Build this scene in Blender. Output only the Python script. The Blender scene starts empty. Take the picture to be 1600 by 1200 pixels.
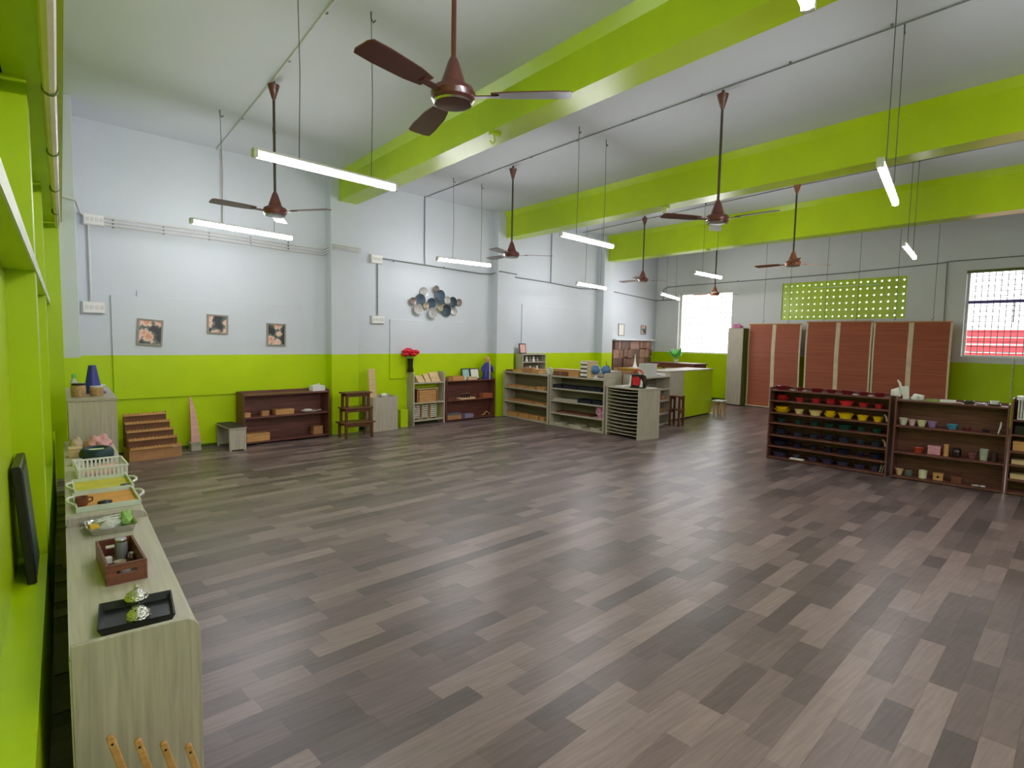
import bpy, bmesh, math, random
from mathutils import Matrix, Vector
random.seed(7)
scene = bpy.context.scene
C = scene.collection
R = math.radians

# ------------------------------------------------------------------ camera, world, exposure
CAM = (0.0, 0.0, 1.58)
right = Vector((0.7880, -0.6155, 0.0186)).normalized()
fwd = Vector((0.6154, 0.7843, -0.0785)).normalized()
up = right.cross(fwd).normalized()
right = fwd.cross(up).normalized()
cam_data = bpy.data.cameras.new('camera')
cam = bpy.data.objects.new('camera', cam_data)
C.objects.link(cam)
cam_data.sensor_width = 36.0
cam_data.lens = 36.0 * 897.08 / 1600.0
cam_data.clip_start = 0.02
cam.matrix_world = Matrix(((right.x, up.x, -fwd.x, CAM[0]), (right.y, up.y, -fwd.y, CAM[1]),
                           (right.z, up.z, -fwd.z, CAM[2]), (0, 0, 0, 1)))
scene.camera = cam
world = bpy.data.worlds.new('world')
scene.world = world
world.use_nodes = True
bg = world.node_tree.nodes['Background']
bg.inputs[0].default_value = (0.93, 0.96, 1.0, 1)
bg.inputs[1].default_value = 2.4
scene.view_settings.view_transform = 'Standard'
scene.view_settings.look = 'None'
scene.view_settings.gamma = 1.0
scene.view_settings.use_curve_mapping = False
scene.view_settings.exposure = 0.88
scene.cycles.adaptive_threshold = 0.03
TUBE_POWER = 48.0

# ------------------------------------------------------------------ materials
def lin(c):
    return tuple(((v / 255) / 12.92 if v / 255 <= 0.04045 else ((v / 255 + 0.055) / 1.055) ** 2.4) for v in c)

MATS = {}
def mat(name, rgb, rough=0.55, metal=0.0, var=0.10, scale=6.0, bump=0.0, bscale=60.0, stretch=(1, 1, 1), coat=0.0, trans=0.0):
    """plain procedural material: noise-varied colour, optional fine relief"""
    if name in MATS:
        return MATS[name]
    m = bpy.data.materials.new(name); m.use_nodes = True
    nt = m.node_tree; b = nt.nodes['Principled BSDF']
    c = lin(rgb)
    tc = nt.nodes.new('ShaderNodeTexCoord'); mp = nt.nodes.new('ShaderNodeMapping')
    mp.inputs['Scale'].default_value = stretch
    nt.links.new(tc.outputs['Object'], mp.inputs['Vector'])
    nz = nt.nodes.new('ShaderNodeTexNoise'); nz.inputs['Scale'].default_value = scale
    nz.inputs['Detail'].default_value = 4
    nt.links.new(mp.outputs[0], nz.inputs['Vector'])
    cr = nt.nodes.new('ShaderNodeValToRGB')
    cr.color_ramp.elements[0].position = 0.3; cr.color_ramp.elements[1].position = 0.7
    cr.color_ramp.elements[0].color = (*[v * (1 - var) for v in c], 1)
    cr.color_ramp.elements[1].color = (*[min(1, v * (1 + var)) for v in c], 1)
    nt.links.new(nz.outputs['Fac'], cr.inputs[0])
    nt.links.new(cr.outputs[0], b.inputs['Base Color'])
    b.inputs['Roughness'].default_value = rough
    b.inputs['Metallic'].default_value = metal
    if coat: b.inputs['Coat Weight'].default_value = coat
    if trans: b.inputs['Transmission Weight'].default_value = trans
    if bump:
        n2 = nt.nodes.new('ShaderNodeTexNoise'); n2.inputs['Scale'].default_value = bscale
        nt.links.new(mp.outputs[0], n2.inputs['Vector'])
        bp = nt.nodes.new('ShaderNodeBump'); bp.inputs['Strength'].default_value = bump
        bp.inputs['Distance'].default_value = 0.01
        nt.links.new(n2.outputs['Fac'], bp.inputs['Height'])
        nt.links.new(bp.outputs[0], b.inputs['Normal'])
    MATS[name] = m
    return m

def wood(name, dark, light, rough=0.5, axis='x', scale=5.0):
    """streaky grain along one local axis"""
    if name in MATS:
        return MATS[name]
    m = bpy.data.materials.new(name); m.use_nodes = True
    nt = m.node_tree; b = nt.nodes['Principled BSDF']
    tc = nt.nodes.new('ShaderNodeTexCoord'); mp = nt.nodes.new('ShaderNodeMapping')
    s = {'x': (1.2, 22, 22), 'y': (22, 1.2, 22), 'z': (22, 22, 1.2)}[axis]
    mp.inputs['Scale'].default_value = s
    nt.links.new(tc.outputs['Object'], mp.inputs['Vector'])
    nz = nt.nodes.new('ShaderNodeTexNoise'); nz.inputs['Scale'].default_value = scale * 0.5
    nz.inputs['Detail'].default_value = 6; nz.inputs['Distortion'].default_value = 0.6
    nt.links.new(mp.outputs[0], nz.inputs['Vector'])
    cr = nt.nodes.new('ShaderNodeValToRGB')
    cr.color_ramp.elements[0].position = 0.32; cr.color_ramp.elements[1].position = 0.68
    cr.color_ramp.elements[0].color = (*lin(dark), 1); cr.color_ramp.elements[1].color = (*lin(light), 1)
    nt.links.new(nz.outputs['Fac'], cr.inputs[0]); nt.links.new(cr.outputs[0], b.inputs['Base Color'])
    b.inputs['Roughness'].default_value = rough
    bp = nt.nodes.new('ShaderNodeBump'); bp.inputs['Strength'].default_value = 0.08; bp.inputs['Distance'].default_value = 0.005
    nt.links.new(nz.outputs['Fac'], bp.inputs['Height']); nt.links.new(bp.outputs[0], b.inputs['Normal'])
    MATS[name] = m
    return m

GREEN_TOP = 1.28
def wall_paint(name, white, green, top=GREEN_TOP):
    """white distemper above, lime-green oil paint below a painted line"""
    m = bpy.data.materials.new(name); m.use_nodes = True
    nt = m.node_tree; b = nt.nodes['Principled BSDF']
    g = nt.nodes.new('ShaderNodeNewGeometry'); sp = nt.nodes.new('ShaderNodeSeparateXYZ')
    nt.links.new(g.outputs['Position'], sp.inputs[0])
    nz = nt.nodes.new('ShaderNodeTexNoise'); nz.inputs['Scale'].default_value = 1.6; nz.inputs['Detail'].default_value = 5
    nt.links.new(g.outputs['Position'], nz.inputs['Vector'])
    gt = nt.nodes.new('ShaderNodeMath'); gt.operation = 'GREATER_THAN'; gt.inputs[1].default_value = top
    nt.links.new(sp.outputs['Z'], gt.inputs[0])
    def ramp(c, v):
        r = nt.nodes.new('ShaderNodeValToRGB')
        r.color_ramp.elements[0].position = 0.25; r.color_ramp.elements[1].position = 0.75
        r.color_ramp.elements[0].color = (*[x * (1 - v) for x in lin(c)], 1)
        r.color_ramp.elements[1].color = (*[x * (1 + v) for x in lin(c)], 1)
        nt.links.new(nz.outputs['Fac'], r.inputs[0]); return r
    wr, gr = ramp(white, 0.03), ramp(green, 0.06)
    mx = nt.nodes.new('ShaderNodeMix'); mx.data_type = 'RGBA'
    nt.links.new(gt.outputs[0], mx.inputs['Factor'])
    nt.links.new(gr.outputs[0], mx.inputs['A']); nt.links.new(wr.outputs[0], mx.inputs['B'])
    nt.links.new(mx.outputs['Result'], b.inputs['Base Color'])
    rr = nt.nodes.new('ShaderNodeMapRange'); rr.inputs[3].default_value = 0.38; rr.inputs[4].default_value = 0.7
    nt.links.new(gt.outputs[0], rr.inputs[0]); nt.links.new(rr.outputs[0], b.inputs['Roughness'])
    b.inputs['Specular IOR Level'].default_value = 0.28
    n2 = nt.nodes.new('ShaderNodeTexNoise'); n2.inputs['Scale'].default_value = 45
    nt.links.new(g.outputs['Position'], n2.inputs['Vector'])
    bp = nt.nodes.new('ShaderNodeBump'); bp.inputs['Strength'].default_value = 0.12; bp.inputs['Distance'].default_value = 0.01
    nt.links.new(n2.outputs['Fac'], bp.inputs['Height']); nt.links.new(bp.outputs[0], b.inputs['Normal'])
    return m

def plank_material():
    m = bpy.data.materials.new('vinyl_plank'); m.use_nodes = True
    nt = m.node_tree; b = nt.nodes['Principled BSDF']
    at = nt.nodes.new('ShaderNodeAttribute'); at.attribute_name = 'tone'
    oi = nt.nodes.new('ShaderNodeObjectInfo')
    ad = nt.nodes.new('ShaderNodeMath'); ad.operation = 'ADD'
    sp = nt.nodes.new('ShaderNodeSeparateColor'); nt.links.new(oi.outputs['Color'], sp.inputs[0])
    nt.links.new(at.outputs['Fac'], ad.inputs[0]); nt.links.new(sp.outputs[0], ad.inputs[1])
    cr = nt.nodes.new('ShaderNodeValToRGB')
    e = cr.color_ramp.elements
    e[0].position = 0.0; e[0].color = (*lin((88, 75, 73)), 1)
    e[1].position = 1.0; e[1].color = (*lin((146, 127, 122)), 1)
    k = cr.color_ramp.elements.new(0.5); k.color = (*lin((115, 98, 95)), 1)
    nt.links.new(ad.outputs[0], cr.inputs[0])
    g = nt.nodes.new('ShaderNodeNewGeometry'); mp = nt.nodes.new('ShaderNodeMapping')
    mp.inputs['Rotation'].default_value = (0, 0, -R(6.5)); mp.inputs['Scale'].default_value = (2.5, 40, 1)
    nt.links.new(g.outputs['Position'], mp.inputs['Vector'])
    nz = nt.nodes.new('ShaderNodeTexNoise'); nz.inputs['Scale'].default_value = 1.5; nz.inputs['Detail'].default_value = 6
    nt.links.new(mp.outputs[0], nz.inputs['Vector'])
    mr = nt.nodes.new('ShaderNodeMapRange'); mr.inputs[1].default_value = 0.3; mr.inputs[2].default_value = 0.7
    mr.inputs[3].default_value = 0.82; mr.inputs[4].default_value = 1.15
    nt.links.new(nz.outputs['Fac'], mr.inputs[0])
    mu = nt.nodes.new('ShaderNodeMix'); mu.data_type = 'RGBA'; mu.blend_type = 'MULTIPLY'; mu.inputs['Factor'].default_value = 1
    nt.links.new(cr.outputs[0], mu.inputs['A']); nt.links.new(mr.outputs[0], mu.inputs['B'])
    nt.links.new(mu.outputs['Result'], b.inputs['Base Color'])
    b.inputs['Roughness'].default_value = 0.34
    b.inputs['Specular IOR Level'].default_value = 0.5
    n2 = nt.nodes.new('ShaderNodeTexNoise'); n2.inputs['Scale'].default_value = 3.2; n2.inputs['Detail'].default_value = 3
    nt.links.new(g.outputs['Position'], n2.inputs['Vector'])
    bp = nt.nodes.new('ShaderNodeBump'); bp.inputs['Strength'].default_value = 0.35; bp.inputs['Distance'].default_value = 0.02
    nt.links.new(n2.outputs['Fac'], bp.inputs['Height']); nt.links.new(bp.outputs[0], b.inputs['Normal'])
    return m

def emis(name, rgb, strength):
    m = bpy.data.materials.new(name); m.use_nodes = True
    b = m.node_tree.nodes['Principled BSDF']
    b.inputs['Base Color'].default_value = (*rgb, 1)
    b.inputs['Emission Color'].default_value = (*rgb, 1)
    b.inputs['Emission Strength'].default_value = strength
    return m

def bamboo_material():
    m = bpy.data.materials.new('bamboo_mat'); m.use_nodes = True
    nt = m.node_tree; b = nt.nodes['Principled BSDF']
    g = nt.nodes.new('ShaderNodeNewGeometry')
    mp = nt.nodes.new('ShaderNodeMapping'); mp.inputs['Scale'].default_value = (1, 1.0, 190)
    nt.links.new(g.outputs['Position'], mp.inputs['Vector'])
    nz = nt.nodes.new('ShaderNodeTexNoise'); nz.inputs['Scale'].default_value = 1.0; nz.inputs['Detail'].default_value = 3
    nt.links.new(mp.outputs[0], nz.inputs['Vector'])
    cr = nt.nodes.new('ShaderNodeValToRGB')
    cr.color_ramp.elements[0].position = 0.35; cr.color_ramp.elements[0].color = (*lin((146, 70, 42)), 1)
    cr.color_ramp.elements[1].position = 0.65; cr.color_ramp.elements[1].color = (*lin((182, 98, 60)), 1)
    nt.links.new(nz.outputs['Fac'], cr.inputs[0]); nt.links.new(cr.outputs[0], b.inputs['Base Color'])
    b.inputs['Roughness'].default_value = 0.5
    wv = nt.nodes.new('ShaderNodeTexWave'); wv.bands_direction = 'Z'; wv.inputs['Scale'].default_value = 32
    nt.links.new(g.outputs['Position'], wv.inputs['Vector'])
    bp = nt.nodes.new('ShaderNodeBump'); bp.inputs['Strength'].default_value = 0.4; bp.inputs['Distance'].default_value = 0.004
    nt.links.new(wv.outputs['Fac'], bp.inputs['Height']); nt.links.new(bp.outputs[0], b.inputs['Normal'])
    return m

def flower_print():
    m = bpy.data.materials.new('flower_print'); m.use_nodes = True
    nt = m.node_tree; b = nt.nodes['Principled BSDF']
    tc = nt.nodes.new('ShaderNodeTexCoord')
    oi = nt.nodes.new('ShaderNodeObjectInfo')
    va = nt.nodes.new('ShaderNodeVectorMath'); va.operation = 'ADD'
    nt.links.new(tc.outputs['Object'], va.inputs[0]); nt.links.new(oi.outputs['Location'], va.inputs[1])
    vo = nt.nodes.new('ShaderNodeTexVoronoi'); vo.inputs['Scale'].default_value = 7.5
    nt.links.new(va.outputs[0], vo.inputs['Vector'])
    nz = nt.nodes.new('ShaderNodeTexNoise'); nz.inputs['Scale'].default_value = 34; nz.inputs['Detail'].default_value = 3
    nt.links.new(va.outputs[0], nz.inputs['Vector'])
    ad = nt.nodes.new('ShaderNodeMath'); ad.operation = 'MULTIPLY_ADD'; ad.inputs[1].default_value = 0.5; 
    nt.links.new(nz.outputs['Fac'], ad.inputs[0]); nt.links.new(vo.outputs['Distance'], ad.inputs[2])
    cr = nt.nodes.new('ShaderNodeValToRGB'); cr.color_ramp.interpolation = 'EASE'
    e = cr.color_ramp.elements
    e[0].position = 0.45; e[0].color = (*lin((214, 150, 120)), 1)
    e[1].position = 0.97; e[1].color = (*lin((44, 46, 52)), 1)
    k = e.new(0.66); k.color = (*lin((228, 196, 176)), 1)
    k = e.new(0.80); k.color = (*lin((96, 104, 92)), 1)
    nt.links.new(ad.outputs[0], cr.inputs[0]); nt.links.new(cr.outputs[0], b.inputs['Base Color'])
    b.inputs['Roughness'].default_value = 0.3
    return m

GREEN = (182, 212, 0)
M = dict(
    paint=wall_paint('two_tone_wall_paint', (202, 209, 214), GREEN),
    far=wall_paint('end_wall_paint', (222, 226, 224), GREEN),
    ceil=mat('ceiling_distemper', (210, 216, 220), 0.8, var=0.03, scale=1.0),
    green=mat('lime_oil_paint', GREEN, 0.33, var=0.06, scale=2.0, bump=0.06, bscale=30),
    slabedge=mat('pale_edge_paint', (214, 226, 200), 0.5),
    plank=plank_material(),
    subfloor=mat('floor_base', (92, 81, 77), 0.4),
    brown=wood('brown_laminate', (92, 52, 44), (126, 78, 66), 0.42),
    brownz=wood('brown_laminate_upright', (92, 52, 44), (126, 78, 66), 0.42, 'z'),
    ash=wood('grey_ash_laminate', (168, 160, 142), (194, 186, 168), 0.45),
    ashz=wood('grey_ash_laminate_upright', (168, 160, 142), (194, 186, 168), 0.45, 'z'),
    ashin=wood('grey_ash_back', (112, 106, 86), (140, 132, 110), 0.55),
    honey=wood('honey_wood', (186, 134, 76), (214, 164, 104), 0.45),
    honeyl=wood('pale_beech', (206, 174, 128), (228, 200, 156), 0.45),
    stoolw=wood('walnut_stool_wood', (84, 50, 26), (118, 74, 40), 0.4),
    redwood=wood('reddish_box_wood', (96, 52, 38), (132, 78, 58), 0.4),
    dark=mat('black_plastic', (26, 27, 29), 0.3),
    darkblue=mat('navy_lacquer', (22, 24, 44), 0.35),
    white=mat('white_plastic', (228, 228, 222), 0.4, var=0.03),
    steel=mat('bright_steel', (205, 205, 200), 0.2, 1.0, var=0.04),
    pipe=mat('white_conduit', (206, 208, 204), 0.45, var=0.04),
    greypipe=mat('grey_conduit', (120, 126, 124), 0.5, var=0.05),
    creampipe=mat('cream_pipe', (226, 216, 190), 0.4, var=0.04),
    wire=mat('dark_wire', (84, 92, 88), 0.6),
    fan=mat('maroon_fan_enamel', (92, 44, 40), 0.28, var=0.05, coat=0.4),
    copper=mat('copper_fan_enamel', (150, 92, 62), 0.3, 0.3, var=0.05),
    tube=emis('lit_tube', (0.985, 0.95, 1.0), TUBE_POWER),
    fitting=mat('lamp_fitting', (220, 222, 220), 0.45),
    bamboo=bamboo_material(),
    tape=mat('cotton_tape', (222, 204, 172), 0.8),
    flower=flower_print(),
    frame=mat('grey_frame_wood', (146, 140, 128), 0.5),
    blackframe=mat('black_frame', (24, 22, 24), 0.35),
    paper=mat('white_paper', (226, 226, 216), 0.7, var=0.03),
    red=mat('red_petal', (206, 24, 40), 0.5, var=0.2, scale=30),
    leaf=mat('green_leaf', (110, 200, 100), 0.5, var=0.25, scale=30),
    vase=mat('black_vase', (38, 34, 30), 0.25),
    pinkc=mat('pink_cloth', (214, 160, 160), 0.85, var=0.25, scale=50, bump=0.5, bscale=60),
    pinkp=mat('pink_plastic', (212, 128, 168), 0.4),
    pinkw=mat('pink_painted_wood', (226, 176, 164), 0.5),
    blue=mat('blue_plastic', (44, 48, 140), 0.4),
    globe=mat('globe_ocean_and_land', (84, 124, 168), 0.3, var=0.35, scale=14),
    glassy=mat('clear_jar_plastic', (196, 186, 160), 0.12, var=0.12, scale=18),
    beads=mat('wooden_beads_in_jar', (178, 142, 96), 0.6, var=0.35, scale=60, bump=0.6, bscale=70),
    teal=mat('dark_teal_bag_fabric', (16, 50, 52), 0.6, var=0.2),
    lime=mat('lime_cloth', (156, 204, 110), 0.8, var=0.2, scale=30),
    yellow=mat('yellow_sheet', (206, 196, 48), 0.6, var=0.12, scale=8),
    orange=mat('orange_sheet', (222, 158, 66), 0.6, var=0.12, scale=8),
    gold=mat('brushed_gold', (158, 148, 122), 0.4, 0.4, var=0.2, scale=20),
    slate=mat('slate_blue_metal', (66, 82, 96), 0.4, 0.5, var=0.15, scale=12),
    tealm=mat('dark_teal_metal', (46, 66, 74), 0.4, 0.5, var=0.15, scale=12),
    palem=mat('pale_brushed_metal', (172, 172, 166), 0.4, 0.5, var=0.25, scale=18),
    taupe=mat('taupe_metal', (122, 110, 104), 0.4, 0.5, var=0.2, scale=18),
    violetbar=mat('violet_painted_steel', (92, 84, 160), 0.45),
    grille=mat('grille_steel', (104, 100, 104), 0.45),
    redwall=mat('red_outdoor_paint', (226, 70, 84), 0.6, var=0.05),
    stripe=mat('white_stripe_paint', (236, 230, 232), 0.6, var=0.03),
    ground=mat('outdoor_paving', (150, 146, 138), 0.8),
    card=mat('brown_card', (176, 128, 84), 0.7, var=0.12, scale=10),
    olive=mat('olive_side_paint', (96, 110, 34), 0.5),
    skirt=mat('dark_green_skirting', (70, 92, 20), 0.5),
)

# ------------------------------------------------------------------ mesh building
class MB:
    def __init__(s): s.v = []; s.f = []
    def add(s, vs, fs):
        o = len(s.v); s.v += [tuple(p) for p in vs]; s.f += [tuple(i + o for i in f) for f in fs]; return s
    def box(s, x0, y0, z0, x1, y1, z1, m=None):
        vs = [Vector((x, y, z)) for z in (z0, z1) for y in (y0, y1) for x in (x0, x1)]
        if m is not None: vs = [m @ p for p in vs]
        return s.add(vs, [(0, 2, 3, 1), (4, 5, 7, 6), (0, 1, 5, 4), (2, 6, 7, 3), (0, 4, 6, 2), (1, 3, 7, 5)])
    def cbox(s, c, sz, rot=None):
        m = Matrix.Translation(c)
        if rot: m = m @ (Matrix.Rotation(rot[2], 4, 'Z') @ Matrix.Rotation(rot[1], 4, 'Y') @ Matrix.Rotation(rot[0], 4, 'X'))
        return s.box(-sz[0] / 2, -sz[1] / 2, -sz[2] / 2, sz[0] / 2, sz[1] / 2, sz[2] / 2, m)
    def ring(s, p, t, r, n):
        t = Vector(t).normalized(); a = t.orthogonal().normalized(); b = t.cross(a)
        return [Vector(p) + (a * math.cos(2 * math.pi * i / n) + b * math.sin(2 * math.pi * i / n)) * r for i in range(n)]
    def cyl(s, p0, p1, r0, r1=None, n=12):
        r1 = r0 if r1 is None else r1
        t = Vector(p1) - Vector(p0); A = s.ring(p0, t, r0, n); B = s.ring(p1, t, r1, n)
        return s.add(A + B, [(i, (i + 1) % n, n + (i + 1) % n, n + i) for i in range(n)] + [tuple(range(n - 1, -1, -1)), tuple(range(n, 2 * n))])
    def tube(s, path, r, n=8):
        P = [Vector(p) for p in path]; vs = []; fs = []
        ref = None
        for i, p in enumerate(P):
            t = (P[min(i + 1, len(P) - 1)] - P[max(i - 1, 0)]).normalized()
            if ref is None: ref = t.orthogonal().normalized()
            ref = (ref - t * ref.dot(t)).normalized(); b = t.cross(ref)
            rr = r[i] if isinstance(r, (list, tuple)) else r
            vs += [p + (ref * math.cos(2 * math.pi * k / n) + b * math.sin(2 * math.pi * k / n)) * rr for k in range(n)]
        for i in range(len(P) - 1):
            fs += [(i * n + k, i * n + (k + 1) % n, (i + 1) * n + (k + 1) % n, (i + 1) * n + k) for k in range(n)]
        m = (len(P) - 1) * n
        fs += [tuple(range(n - 1, -1, -1)), tuple(range(m, m + n))]
        return s.add(vs, fs)
    def lathe(s, prof, n=20, c=(0, 0, 0), m=None, cap=True):
        vs = []; fs = []
        for r, z in prof:
            vs += [Vector((c[0] + r * math.cos(2 * math.pi * k / n), c[1] + r * math.sin(2 * math.pi * k / n), c[2] + z)) for k in range(n)]
        for i in range(len(prof) - 1):
            fs += [(i * n + k, i * n + (k + 1) % n, (i + 1) * n + (k + 1) % n, (i + 1) * n + k) for k in range(n)]
        if cap:
            q = (len(prof) - 1) * n
            fs += [tuple(range(n - 1, -1, -1)), tuple(range(q, q + n))]
        if m is not None: vs = [m @ p for p in vs]
        return s.add(vs, fs)
    def prism(s, poly, axis, a, b):
        """poly: 2-D points; axis the extrude axis. x:(y,z) y:(x,z) z:(x,y)"""
        f = {'x': lambda p, t: (t, p[0], p[1]), 'y': lambda p, t: (p[0], t, p[1]), 'z': lambda p, t: (p[0], p[1], t)}[axis]
        n = len(poly)
        return s.add([f(p, a) for p in poly] + [f(p, b) for p in poly],
                     [(i, (i + 1) % n, n + (i + 1) % n, n + i) for i in range(n)] + [tuple(range(n - 1, -1, -1)), tuple(range(n, 2 * n))])
    def mesh(s, name, m, bevel=0.0, smooth=True, seg=1):
        me = bpy.data.meshes.new(name)
        bm = bmesh.new()
        vs = [bm.verts.new(p) for p in s.v]
        for f in s.f:
            try: bm.faces.new([vs[i] for i in f])
            except ValueError: pass
        bmesh.ops.recalc_face_normals(bm, faces=bm.faces)
        if bevel:
            es = [e for e in bm.edges if len(e.link_faces) == 2 and e.calc_face_angle(0) > 0.9]
            bmesh.ops.bevel(bm, geom=es, offset=bevel, segments=seg, affect='EDGES', clamp_overlap=True)
        bm.to_mesh(me); bm.free()
        if smooth:
            for p in me.polygons: p.use_smooth = True
            me.set_sharp_from_angle(angle=R(35))
        me.materials.append(m)
        return me
    def build(s, name, m, parent=None, loc=(0, 0, 0), rotz=0.0, bevel=0.0, smooth=True, seg=1):
        o = bpy.data.objects.new(name, s.mesh(name, m, bevel, smooth, seg))
        C.objects.link(o); o.location = loc; o.rotation_euler = (0, 0, rotz)
        if parent is not None: o.parent = parent
        return o

def tag(o, label, cat, group=None):
    o['label'] = label; o['category'] = cat
    if group: o['group'] = group
    return o
def thing(name, label, cat, loc=(0, 0, 0), rotz=0.0, group=None):
    o = bpy.data.objects.new(name, None); C.objects.link(o)
    o.empty_display_size = 0.1
    o.location = loc; o.rotation_euler = (0, 0, rotz)
    return tag(o, label, cat, group)
def struct(o): o['kind'] = 'structure'; return o
def dup(o, loc, rotz, label, parent=None, group=None):
    c = o.copy(); C.objects.link(c); c.location = loc; c.rotation_euler = (0, 0, rotz)
    c['label'] = label
    if group: c['group'] = group
    for ch in list(o.children):
        k = ch.copy(); C.objects.link(k); k.parent = c
        for g in list(ch.children):
            h = g.copy(); C.objects.link(h); h.parent = k
    return c
ORD = ['first', 'second', 'third', 'fourth', 'fifth', 'sixth', 'seventh', 'eighth', 'ninth', 'tenth', 'eleventh', 'twelfth']

class Fr:
    """furniture frame: A front-left foot, B front-right foot, x along the front, y into the depth"""
    def __init__(s, A, B):
        s.A = Vector((*A, 0)); d = Vector((*B, 0)) - s.A; s.w = d.length; s.e = d.normalized()
        s.n = Vector((-s.e.y, s.e.x, 0)); s.rz = math.atan2(s.e.y, s.e.x)
    def at(s, lx, ly, z=0.0): return s.A + s.e * lx + s.n * ly + Vector((0, 0, z))

# ------------------------------------------------------------------ the room
HC = 4.10
FARX = 13.95
WK = 0.115                                   # the long wall runs slightly out of square
WALL = Fr((0.0, 8.70), (10.0, 9.85))         # along the long wall; y into the wall
def wx(X): return X / WALL.e.x

# floor: subfloor slab plus vinyl planks
fl = struct(MB().box(-0.4, -4.2, -0.12, 14.2, 11.6, -0.004).build('floor', M['subfloor']))
def inside(x, y):
    if x < -0.12 or x > 13.9 or y < -4.0: return False
    lim = 8.70 + WK * x if x < 10.8 else 9.95 + 0.295 * (x - 10.8)
    return y < lim - 0.02
th = R(6.5); ct, st = math.cos(th), math.sin(th)
PW = 0.112
lens = [0.28, 0.38, 0.48, 0.6]
planks = []
rng = random.Random(11)
for j in range(-55, 125):
    x = -3.0 + rng.random()
    base = rng.random()
    while x < 16.5:
        L = rng.choice(lens)
        cx, cy = x + L / 2, (j + 0.5) * PW
        X, Y = ct * cx - st * cy, st * cx + ct * cy
        if inside(X, Y):
            base = 0.2 * base + 0.8 * rng.random()
            planks.append((X, Y, L, min(1, max(0, 0.5 + (base - 0.5) * 1.1))))
        x += L
def in_view(x, y):
    d = Vector((x, y, 0)) - Vector(CAM); z = d.dot(fwd)
    if z < 0.3: return False
    return abs(d.dot(right) / z) < 0.93 and abs(d.dot(up) / z) < 0.70
vis = sorted([p for p in planks if in_view(p[0], p[1])], key=lambda p: p[0] ** 2 + p[1] ** 2 - 2.0 * p[2])
near = vis[:300]; nearset = set(map(id, near))
pm = {}
for L in lens:
    mb = MB().box(-L / 2 + 0.0003, -PW / 2 + 0.0003, -0.004, L / 2 - 0.0003, PW / 2 - 0.0003, 0.0)
    pm[L] = mb.mesh('plank', M['plank'], smooth=False)
    a = pm[L].attributes.new('tone', 'FLOAT', 'FACE')
for X, Y, L, t in near:
    o = bpy.data.objects.new('plank', pm[L]); C.objects.link(o)
    o.location = (X, Y, 0); o.rotation_euler = (0, 0, th); o.color = (t, t, t, 1); o.parent = fl
mb = MB(); tones = []
for p in planks:
    if id(p) in nearset: continue
    X, Y, L, t = p
    m = Matrix.Translation((X, Y, 0)) @ Matrix.Rotation(th, 4, 'Z')
    mb.box(-L / 2 + 0.0003, -PW / 2 + 0.0003, -0.004, L / 2 - 0.0003, PW / 2 - 0.0003, 0.0, m); tones += [t] * 6
me = bpy.data.meshes.new('distant_planks'); me.from_pydata(mb.v, [], mb.f); me.materials.append(M['plank'])
a = me.attributes.new('tone', 'FLOAT', 'FACE'); a.data.foreach_set('value', tones)
o = bpy.data.objects.new('distant_planks', me); C.objects.link(o); o.parent = fl; o.color = (0, 0, 0, 1); o['kind'] = 'stuff'

# ceiling with beams
ce = struct(MB().box(-0.4, -4.2, HC, 14.2, 11.6, HC + 0.15).build('ceiling', M['ceil']))
for bx, bz, hookY in ((3.50, 3.68, 4.9), (7.12, 3.60, 5.5), (10.52, 3.50, 7.0)):
    yend = 8.70 + WK * bx - 0.12
    mb = MB().prism([(bx, bz), (bx + 0.31, bz), (bx + 0.31, HC - 0.09), (bx + 0.37, HC), (bx - 0.06, HC), (bx, HC - 0.09)], 'y', -4.0, yend)
    be = mb.build('beam', M['green'], ce, smooth=False)
    hk = MB().box(bx + 0.02, hookY, bz - 0.02, bx + 0.14, hookY + 0.05, bz - 0.001)
    hk.tube([(bx + 0.08, hookY + 0.025, bz - 0.01), (bx + 0.08, hookY + 0.025, bz - 0.08), (bx + 0.05, hookY + 0.025, bz - 0.11),
             (bx + 0.02, hookY + 0.025, bz - 0.08)], 0.008, 6)
    hk.build('fan_hook', M['green'], be)

# long back wall, with pillars and plaster panels
def wall_pt(s, off, z=0): return WALL.at(s, off, z)
wb = struct(thing('wall_back', '', ''))
del wb['label']; del wb['category']
wb.location = WALL.A; wb.rotation_euler = (0, 0, WALL.rz)
L10 = wx(10.75)
MB().box(-0.4, 0, -0.1, L10, 0.25, HC + 0.05).build('plaster', M['paint'], wb, smooth=False)
for s0, s1, pr in ((3.36, 3.84, 0.17), (6.93, 7.42, 0.17), (10.42, 10.84, 0.20)):
    MB().box(s0, -pr, -0.05, s1, 0.02, HC).build('pillar', M['paint'], wb, bevel=0.008, smooth=False)
MB().box(-0.075, -0.72, -0.05, 0.085, 0.02, HC).build('pillar', M['paint'], wb, bevel=0.006, smooth=False)
# raised plaster panels (edges catch the light)
MB().box(0.50, -0.022, 0.72, 2.95, 0.0, 2.03).build('plaster_panel', M['paint'], wb, bevel=0.003, smooth=False)
MB().box(4.53, -0.022, 0.84, 6.45, 0.0, 1.88).build('plaster_panel', M['paint'], wb, bevel=0.003, smooth=False)
MB().box(7.80, -0.022, 0.84, 10.2, 0.0, 2.32).build('plaster_panel', M['paint'], wb, bevel=0.003, smooth=False)
MB().box(0.78, -0.02, 1.98, 0.795, 0.0, 2.10).build('plaster_notch', M['paint'], wb)
MB().box(-0.1, -0.012, 0.0, L10, 0.0, 0.04).build('plaster_foot', M['skirt'], wb)

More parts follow.
